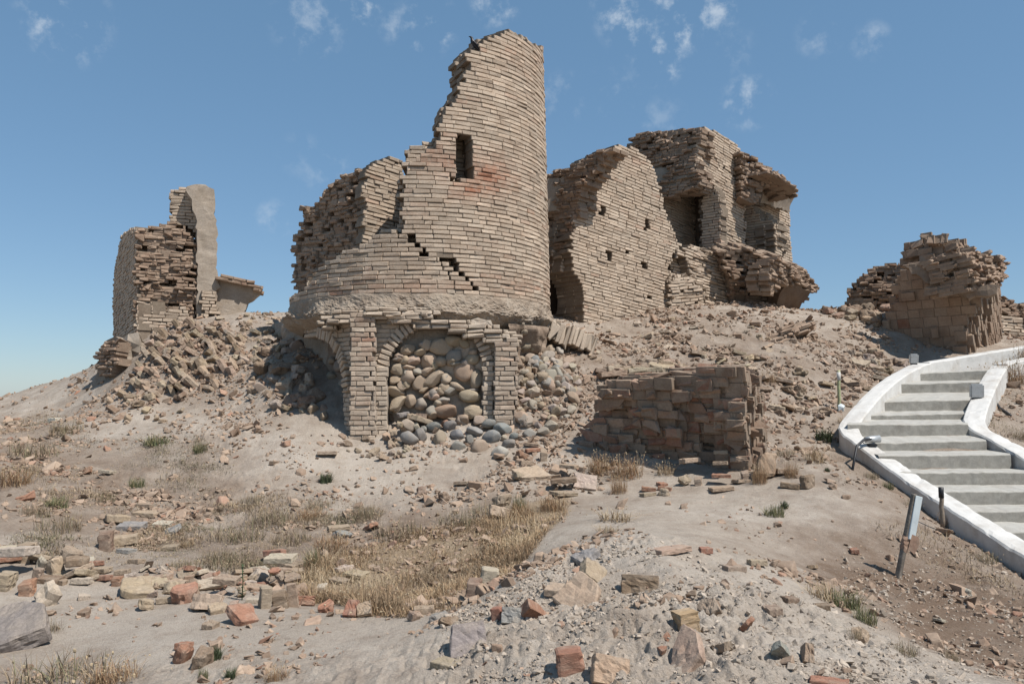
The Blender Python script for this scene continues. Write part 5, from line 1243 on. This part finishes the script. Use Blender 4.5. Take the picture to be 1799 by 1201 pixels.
# the collapsed brick stack on the left: bricks leaning one on another
HEAP = [(248,612),(300,576),(345,566),(400,574),(430,590),(436,626),(416,660),(384,684),(330,700),(300,690),(236,704),(240,650)]
q = scatter(HEAP, 105, 5); q = q[np.argsort(-q[:, 1])]; hp = hit(q[:, 0], q[:, 1])
for k, (pxy, P) in enumerate(zip(q, hp)):
    lean = random.uniform(.5, 1.15)
    s = random.uniform(.8, 1.25)
    piece('fallen_brick', random.choice(FULL + HALF), P, (s, s, random.uniform(1, 1.4)), (random.uniform(-.3, .3), lean, random.uniform(.1, .9)), random.choice([TAN, BROWN, SAND, (.33, .25, .18), (.36, .28, .21)]), 'brick leaning among others in the collapsed stack below the left pillar', 'brick', 'leaning bricks of the collapsed stack', random.uniform(.35, .62))
# rubble: right of the tower foot, on the slope under the walls, left of the tower
strew([(912,640),(940,622),(985,612),(1010,640),(1020,690),(1000,740),(960,770),(915,760),(908,700)], 150, 11, LUMP, .08, .26, [TAN, (.35, .29, .23), (.32, .27, .22), (.34, .29, .24), SAND], 'rubble_stone', 'rubble stone in the spill right of the tower foot', 'stone', 'stones of the spill beside the tower', 1.0, (.1, .35))
strew([(925,640),(985,625),(1005,655),(985,690),(930,680)], 18, 12, COBB, .14, .26, [GREY, BLUEGREY, (.33, .29, .24)], 'rubble_stone', 'greyish round stone in the spill right of the tower foot', 'stone', 'round stones of the spill beside the tower', 1.0, (.1, .3))
strew([(1000,585),(1100,566),(1200,560),(1300,560),(1400,600),(1430,650),(1330,690),(1180,652),(1080,652),(1030,640)], 110, 13, FULL + HALF + CHUNK + SHARD, .35, 1.0, [TAN, SAND, BROWN, (.36, .29, .22)], 'fallen_brick', 'brick strewn over the slope below the wall with the doorway', 'brick', 'bricks strewn below the ruined walls', .45, (.3, .6))
strew([(1060,655),(1190,635),(1210,650),(1080,668)], 26, 14, FULL, .8, 1.6, [TAN, SAND, (.33, .27, .2)], 'fallen_brick', 'thin flat slab behind the fallen brick block', 'brick', 'flat slabs behind the fallen block', .18)
strew([(1330,660),(1460,640),(1540,690),(1450,740),(1340,720)], 40, 15, FULL + CHUNK + SHARD, .35, 1.0, [TAN, BROWN, SAND], 'fallen_brick', 'brick lying on the slope left of the stairs', 'brick', 'bricks on the slope left of the stairs', .4)
strew([(385,560),(500,548),(515,570),(505,600),(430,640),(400,650),(430,590)], 60, 16, FULL + HALF + CHUNK + LUMP[:2], .45, 1.0, [TAN, SAND, (.36, .29, .22), BROWN], 'fallen_brick', 'brick lying on the rise between the left pillar and the tower', 'brick', 'bricks left of the tower', .6, (.35, .6))
strew([(440,640),(500,590),(540,620),(560,700),(600,755),(520,740),(430,700)], 60, 17, LUMP + CHUNK, .5, 1.6, [(.30, .25, .2), BROWN, TAN], 'rubble_stone', 'shaded rubble stone against the left side of the tower base', 'stone', 'stones in the shade left of the tower', .8)
strew([(590,775),(700,775),(760,800),(690,815),(600,800)], 34, 18, LUMP + CHUNK, .25, .8, [TAN, BROWN, (.33, .27, .2)], 'rubble_stone', 'brown clod or stone at the foot of the left pier', 'stone', 'stones at the foot of the piers', .8)
strew([(140,700),(230,690),(330,700),(310,740),(230,760),(160,720)], 26, 19, CHUNK + HALF, .5, 1.1, [TAN, SAND, BROWN], 'rubble_stone', 'stone scattered below the collapsed brick stack', 'stone', 'stones below the collapsed stack', .6)
strew([(1440,548),(1560,545),(1560,580),(1470,560)], 26, 20, CHUNK + HALF, .8, 1.8, [BROWN, TAN, (.3, .2, .15)], 'fallen_brick', 'dark brick on the skyline between the hall and the eroded mound', 'brick', 'bricks on the right skyline', .6, (.05, .3))
strew([(1480,600),(1560,620),(1620,650),(1560,680),(1500,640)], 30, 21, FULL + CHUNK, .6, 1.4, [BROWN, TAN, (.3, .24, .19)], 'fallen_brick', 'brick lying in front of the huge fallen vault block', 'brick', 'bricks before the fallen vault block', .4)

# countless crumbs, chips and clods
MOUND = [(860,1040),(960,1000),(1060,955),(1150,945),(1330,1010),(1530,1110),(1720,1201),(1800,1300),(700,1300),(740,1120),(780,1085)]
M_CLOD = brick_mat('dry_clods', (.33, .27, .212), (.385, .322, .26), (.3, .22, .16), (.40, .34, .278), .3)
def crumbs(name, n, seed, label, sizes, cols, zonefn, ymax=19.0, mat=None):
    R = np.random.default_rng(seed); m = MB(); k = 0
    while k < n:
        Y = np.exp(R.uniform(math.log(2.9), math.log(ymax), 6000)); s = R.uniform(-.74, .74, 6000); X = s * Y
        P = np.stack([X, Y, gz(X, Y)], -1); u, v = project(P)
        rr_ = _interp(ROU, X, Y); pt = np.clip(.5 + 1.3 * fbm2(X / .7, Y / .7, 77, 3), 0, 1.4)
        keep = R.random(6000) < zonefn(u, v, rr_, pt, P)
        P = P[keep]; c = min(len(P), n - k); P = P[:c]
        if not c: continue
        sz = np.exp(R.normal(math.log(sizes[0]), sizes[1], c)) * (P[:, 1] / 8) ** .45; sz = np.minimum(sz, sizes[2])
        a = R.uniform(0, 6.28, c); A = np.zeros((c, 3, 3)); A[:, 0] = np.stack([np.cos(a), np.sin(a), 0 * a], -1); A[:, 1] = np.stack([-np.sin(a), np.cos(a), 0 * a], -1); A[:, 2, 2] = 1
        t_ = R.normal(0, .35, (c, 2)); A[:, 2, 0] = t_[:, 0]; A[:, 2, 1] = t_[:, 1]; A[:, 0, 2] = -t_[:, 0]; A[:, 1, 2] = -t_[:, 1]
        Hh = sz[:, None] * R.uniform([.7, .5, .3], [1.1, .9, .7], (c, 3))
        P[:, 2] += Hh[:, 2] * R.uniform(-.2, .8, c)
        T = np.zeros((c, 3)); T[:, 0] = R.uniform(.78, 1.2, c); T[:, 1] = (R.random(c) < cols) * R.uniform(.3, .9, c); T[:, 2] = R.uniform(0, .5, c)
        before = len(m.v)
        add_bricks(m, P, A, Hh, T, bev=.3 * Hh.min(1), jit=0.0)
        Q = m.v[-1].reshape(c, 24, 3); Q += np.repeat(R.normal(0, .22, (c, 8, 3)), 3, 1) * sz[:, None, None]
        k += c
    o = m.build(name, [mat or M_CORE]); tag(o, label, 'rubble', kind='stuff'); return o
def zf(u, v, r, pt, P):
    z = (.04 + .85 * np.clip(r - .18, 0, 1)) * pt ** 1.8
    z = np.where(in_poly(u, v, MOUND), z * .05, z); z = np.where((u > 1380) & (v > 860), z * .3, z); z = np.where((u > 1000) & (u < 1400) & (v > 850) & (v < 960), z * .5, z)
    z = np.where(in_poly(u, v, HEAP), 1.0, z)
    z = np.where((v < 730) & (u > 900) & (u < 1560), np.maximum(z, .75 * pt), z)
    z = np.where(in_poly(u, v, [(905,630),(1010,620),(1040,700),(980,800),(905,780)]), 1.0, z)
    z = np.where(in_poly(u, v, [(1462,750),(1512,690),(1600,632),(1800,598),(1802,628),(1765,634),(1748,648),(1712,745),(1810,805),(1810,995)]), 0, z)
    return z * (v < 1260)
crumbs('rubble_crumbs', 28000, 61, 'crumbs of brick, mortar chips and small stones strewn over the ground', (.014, .55, .075), .10, zf)
def zc(u, v, r, pt, P):
    return np.where(in_poly(u, v, [(880,1040),(960,1000),(1060,955),(1150,945),(1330,1010),(1530,1110),(1720,1201),(1800,1300),(740,1300),(780,1085)]), np.clip(pt ** 2, .15, 1), 0) + np.where((u > 1480) & (v > 960), .25 * pt, 0)
crumbs('earth_clods', 12500, 62, 'crumbly clods of dry earth covering the near mound', (.0062, .60, .019), .01, zc, 7.5, M_CLOD)

# ------------------------------------------------------------------ dry grass, shrubs and weeds
def blades(n, hgt, spread, cols, seed, curl=.5, width=.006, fan=.6, seeds=0.0):
    R = np.random.default_rng(seed); m = MB()
    a = R.uniform(0, 6.28, n); r = spread * np.sqrt(R.random(n)); b = np.stack([np.cos(a) * r, np.sin(a) * r, -.02 + 0 * r], -1)
    d = R.uniform(0, 6.28, n); tl = np.abs(R.normal(0, fan, n)); H_ = hgt * R.uniform(.45, 1.1, n)
    k = np.array([0, .4, .75, 1.0]); wv = np.array([1, .9, .6, .12]) * width / 2
    col = np.array(cols)[R.integers(0, len(cols), n)] * R.uniform(.75, 1.2, (n, 1))
    V = np.zeros((n, 4, 2, 3))
    sd = np.stack([-np.sin(d), np.cos(d), 0 * d], -1)
    for j in range(4):
        off = np.stack([np.cos(d) * tl * H_ * k[j] ** 1.5, np.sin(d) * tl * H_ * k[j] ** 1.5, H_ * (k[j] - curl * .35 * tl * k[j] ** 2)], -1)
        for s in (0, 1): V[:, j, s] = b + off + sd * wv[j] * (2 * s - 1)
    i = np.arange(n * 8).reshape(n, 4, 2); q = np.stack([i[:, :-1, 0], i[:, :-1, 1], i[:, 1:, 1], i[:, 1:, 0]], -1).reshape(-1, 4)
    m.add(V.reshape(-1, 3), np.repeat(col, 8, 0), None, q)
    if seeds:
        c = V[:, 3].mean(1)[R.random(n) < seeds]; N_ = len(c)
        if N_:
            A = np.repeat(np.eye(3)[None], N_, 0); add_bricks(m, c, A, R.uniform(.003, .006, (N_, 3)), np.repeat(np.array([[.40, .31, .20]]), N_, 0) * R.uniform(.8, 1.15, (N_, 1)), bev=.002, jit=.001)
    return m
STRAW = [(.36, .27, .17), (.32, .23, .14), (.42, .34, .23), (.28, .19, .11)]
RUST = [(.27, .16, .085), (.33, .21, .12), (.22, .135, .08), (.38, .28, .17)]
DULL = [(.24, .18, .12), (.30, .23, .155), (.20, .15, .10), (.17, .16, .09)]
OLIVE = [(.135, .14, .07), (.18, .17, .09), (.11, .125, .065), (.26, .22, .12)]
GREEN = [(.075, .092, .048), (.10, .112, .062), (.065, .078, .042)]
def lots(kind):
    if kind == 'straw': return [blades(120, .22, .12, STRAW, 200 + i, .6, .005, .85, .25).mesh('grass_tuft', [M_BLADE]) for i in range(3)]
    if kind == 'rust': return [blades(280, .20, .18, RUST, 210 + i, .4, .0045, 1.0, .2).mesh('dry_shrub', [M_BLADE]) for i in range(4)]
    if kind == 'dull': return [blades(260, .11, .22, DULL, 220 + i, .5, .0045, 1.3, .05).mesh('dry_shrub', [M_BLADE]) for i in range(4)]
    if kind == 'olive': return [blades(220, .15, .15, OLIVE, 230 + i, .4, .007, .8, .1).mesh('olive_weed', [M_LEAF]) for i in range(3)]
    if kind == 'green': return [blades(170, .16, .11, GREEN, 240 + i, .6, .012, .8, 0).mesh('green_weed', [M_LEAF]) for i in range(3)]
PM = {k: lots(k) for k in ('straw', 'rust', 'dull', 'olive', 'green')}
NM = {'straw': 'grass_tuft', 'rust': 'dry_shrub', 'dull': 'dry_shrub', 'olive': 'olive_weed', 'green': 'green_weed'}
CT = {'straw': 'grass', 'rust': 'shrub', 'dull': 'shrub', 'olive': 'weed', 'green': 'weed'}
def plant(kind, u, v, w, h, label, group=None):
    P = spot(u, v); Y = P[1]; me = random.choice(PM[kind]); o = bpy.data.objects.new(NM[kind], me); COL.objects.link(o)
    base = {'straw': (.30, .22), 'rust': (.50, .20), 'dull': (.56, .11), 'olive': (.44, .15), 'green': (.36, .16)}[kind]
    sx = w * Y / FPX / base[0]; sz = h * Y / FPX / base[1]
    o.scale = (sx, sx * .8, sz); o.location = P; o.rotation_euler = (0, 0, random.random() * 6.3)
    return tag(o, label, CT[kind], group)
PL_ = [('rust',1052,832,60,44,'rusty dry shrub at the left foot of the fallen block'),('rust',1100,838,80,46,'wide rusty shrub against the front of the fallen block'),('rust',1088,866,46,34,'rusty shrub on the pale mound before the fallen block'),('straw',1168,834,36,26,'small straw tuft before the middle of the fallen block'),('rust',1335,850,40,44,'rusty shrub at the right foot of the fallen block'),
 ('straw',1080,915,70,26,'low straw tuft on the pale mound'),('straw',1068,936,50,16,'flattened straw tuft at the edge of the pale mound'),('rust',970,896,70,34,'rusty growth at the far end of the dry grass hollow'),('rust',915,905,50,30,'brown shrub above the dry grass hollow'),('olive',912,893,34,30,'olive weed at the head of the dry grass hollow'),
 ('dull',110,1195,220,60,'big brownish grey bush at the bottom left corner'),('rust',200,1199,110,44,'reddish tip of the big bush at the bottom left'),('dull',80,1110,70,26,'dull dry sprigs beside the grey concrete lump'),('green',378,1158,34,30,'green weed beside the split stone pair'),('green',405,1192,34,22,'small green weed at the bottom edge'),('rust',485,1195,60,30,'reddish dry weed at the bottom edge'),('olive',357,1192,26,22,'thin olive weed near the bottom edge'),
 ('green',572,846,34,20,'dark green weed on the white slope'),('olive',1360,905,54,22,'olive weed on the pale mound right'),('green',1378,893,26,16,'bluish green weed beside the olive one on the pale mound'),('green',1447,775,44,26,'bright green weed at the bend of the white parapet'),('green',1453,828,18,9,'tiny green weed below the stairs'),
 ('olive',1480,1068,90,40,'olive weed bank behind the near mound'),('straw',1440,1050,60,34,'yellowish grass behind the near mound'),('olive',1520,1092,60,30,'olive weed at the right end of the mound'),('dull',1590,1150,60,30,'grey brown sprig at the foot of the mound'),('dull',1672,1158,36,22,'small dry sprig on the brown earth'),('dull',1500,1120,40,18,'low sprig on the mound edge'),
 ('rust',1776,672,70,46,'rusty bush on the bank right of the stairs'),('rust',1800,640,60,40,'rusty bush under the upper parapet at the right edge'),('dull',1790,770,60,18,'dry sprig on the right bank'),
 ('rust',1390,838,40,34,'straw coloured weed among bricks right of the fallen block'),('straw',1430,812,44,34,'yellow grass near the stairs bend'),('dull',1380,800,50,16,'dry sprig behind the rubble right of the fallen block'),('rust',1350,672,40,20,'brownish dry sprig on the slope behind the fallen block'),
 ('olive',240,856,44,22,'olive weed on the left slope'),('olive',275,780,64,20,'olive weed high on the left slope'),('olive',352,794,44,22,'olive weed on the bare middle of the left slope'),('olive',100,892,54,24,'greyish olive weed low on the left slope'),('dull',60,800,120,40,'brown dry growth at the left edge of the slope'),('rust',20,850,90,36,'reddish dry growth at the left edge'),('dull',120,760,90,34,'brown dry growth under the skyline on the left'),('dull',100,930,110,40,'dull dry bush above the left row of bricks'),('dull',60,905,70,30,'dull dry bush at the left edge above the bricks'),
 ('dull',440,886,60,26,'dark dry shrub on the middle of the left slope'),('dull',470,918,110,34,'wide dark shrub above the brick pile'),('dull',420,948,110,34,'wide dark shrub left of the brick pile'),('dull',560,892,60,24,'brown shrub on the white slope'),('rust',545,912,60,24,'reddish shrub on the white slope'),('dull',638,912,60,34,'brown wiry shrub above the hollow'),('dull',700,940,110,34,'dark shrub along the top edge of the hollow'),('dull',800,920,110,34,'long dark shrub along the top of the hollow'),('dull',860,900,80,26,'brown shrub at the top right of the hollow'),('rust',580,965,80,30,'reddish dry shrub left of the hollow'),('straw',560,1000,60,44,'straw tuft left of the hollow'),('olive',548,992,40,34,'olive grass left of the hollow'),
 ('dull',510,955,90,34,'dark shrub behind the brick frame'),('dull',380,985,80,30,'dry shrub just above the row of bricks'),('dull',320,1000,60,24,'dry sprig touching the row of bricks'),('dull',180,880,60,22,'dry sprig on the left slope above the outcrop'),('straw',330,960,30,18,'straw tuft right of the outcrop'),
 ('dull',1530,840,40,16,'dry weeds at the foot of the outer parapet, upper part'),('dull',1600,890,50,16,'dry weeds at the foot of the outer parapet, middle part'),('olive',1560,858,30,14,'olive weed at the foot of the outer parapet'),('rust',1660,925,30,30,'rusty weed beside the thin stick'),('dull',1730,985,60,24,'dry weeds at the foot of the outer parapet, lower part'),('straw',1480,745,26,18,'grass wisps under the parapet bend')]
for (k, u, v, w, h, lab) in PL_: plant(k, u, v, w, h, lab, 'plants of the dry slope')
# tall green weed in the row of bricks
P = spot(425, 1054); tw = empty('tall_weed', P, 'slender green weed rising out of the row of bricks', 'weed', 'plants of the dry slope')
tube('stem', [P, P + np.array([.005, 0, .12]), P + np.array([-.004, 0, .26])], .004, M_LEAF, tw)
m = MB()
for k in range(26):
    z = .03 + .009 * k; a = k * 2.4; l = .05 * (1 - k / 36); d = np.array([math.cos(a), math.sin(a), .25]); s = np.array([-math.sin(a), math.cos(a), 0]) * .010
    b = P + np.array([0, 0, z]); m.add([b, b + d * l * .5 + s, b + d * l, b + d * l * .5 - s], (.055, .085, .045), None, [[0, 1, 2, 3]])
m.build('leaves', [M_LEAF], tw)
for ch in tw.children:
    if ch.name.startswith('stem'):
        n_ = len(ch.data.vertices); ch.data.color_attributes['tint'].data.foreach_set('color', np.tile([.06, .09, .04, 1], n_).astype(np.float32))
# grass that fills the hollow, and thin dry stubble over the left slope: nobody could count it
def field(name, n, seed, label, hgt, cols, prob, ymax, width, cat='grass', seeds=.12, fan=.35):
    R = np.random.default_rng(seed); pts_ = []; k = 0
    while k < n:
        Y = np.exp(R.uniform(math.log(3), math.log(ymax), 20000)); X = R.uniform(-.72, .72, 20000) * Y; P = np.stack([X, Y, gz(X, Y)], -1); u, v = project(P)
        P = P[R.random(20000) < prob(u, v, P)]; pts_.append(P); k += len(P)
        if not len(P): break
    P = np.concatenate(pts_)[:n]; n = len(P)
    m = MB(); d = R.uniform(0, 6.28, n); tl = np.abs(R.normal(0, fan, n)); H_ = hgt * np.exp(R.normal(0, .35, n)) * np.clip(.7 + .8 * fbm2(P[:, 0] / .5, P[:, 1] / .5, seed, 2), .3, 1.6); k = np.array([0, .5, 1.0]); wv = np.array([1, .8, .15]) * width / 2
    pc = np.clip(.5 + .9 * fbm2(P[:, 0] / .6, P[:, 1] / .6, seed + 3, 3), 0, .999); ci_ = np.clip((pc * len(cols) + R.normal(0, .8, n)).astype(int), 0, len(cols) - 1)
    col = np.array(cols)[ci_] * R.uniform(.8, 1.18, (n, 1)); V = np.zeros((n, 3, 2, 3)); sd = np.stack([-np.sin(d), np.cos(d), 0 * d], -1)
    for j in range(3):
        off = np.stack([np.cos(d) * tl * H_ * k[j] ** 1.6, np.sin(d) * tl * H_ * k[j] ** 1.6, H_ * k[j] * (1 - .2 * tl * k[j]) - .01], -1)
        for s in (0, 1): V[:, j, s] = P + off + sd * wv[j] * (2 * s - 1)
    i = np.arange(n * 6).reshape(n, 3, 2); q = np.stack([i[:, :-1, 0], i[:, :-1, 1], i[:, 1:, 1], i[:, 1:, 0]], -1).reshape(-1, 4); m.add(V.reshape(-1, 3), np.repeat(col, 6, 0), None, q)
    c = V[:, 2].mean(1)[R.random(n) < seeds]
    if len(c): add_bricks(m, c, np.repeat(np.eye(3)[None], len(c), 0), R.uniform(.003, .006, (len(c), 3)), np.array([[.42, .33, .22]]) * R.uniform(.8, 1.15, (len(c), 1)), bev=.002, jit=.001)
    o = m.build(name, [M_BLADE]); return tag(o, label, cat, kind='stuff')
def ph(u, v, P): return np.where(_interp(GRA, P[:, 0], P[:, 1]) > .3, np.clip(.65 + 1.1 * fbm2(P[:, 0] / .5, P[:, 1] / .5, 91, 3), .08, 1), 0)
field('dry_grass', 19000, 71, 'straw coloured dry grass filling the hollow below the tower', .085, [(.19, .135, .085), (.26, .175, .105), (.34, .235, .14), (.36, .26, .155), (.42, .33, .22)], ph, 9.5, .005, 'grass', .04, 1.0)
SLP = [(-60,760),(60,720),(150,735),(160,775),(330,760),(420,800),(430,860),(560,860),(680,900),(640,960),(540,990),(520,1020),(300,1000),(120,985),(0,960),(-60,960)]
def ps(u, v, P):
    a = np.clip(1.6 * fbm2(P[:, 0] / .8, P[:, 1] / .8, 93, 3) + .22, 0, 1)
    z = np.where(in_poly(u, v, SLP), a, 0)
    z = np.maximum(z, np.where(in_poly(u, v, [(1440,800),(1480,800),(1799,1040),(1799,1120),(1500,900)]), a * .35, 0))
    return np.maximum(z, np.where((u > 1700) & (v < 800) & (v > 620), a * .4, 0))
field('dry_stubble', 34000, 72, 'thin brown stubble and sprigs over the left slope', .05, [(.17, .15, .09), (.22, .165, .11), (.28, .21, .14), (.33, .25, .16)], ps, 16, .005, 'stubble', .03, 1.3)
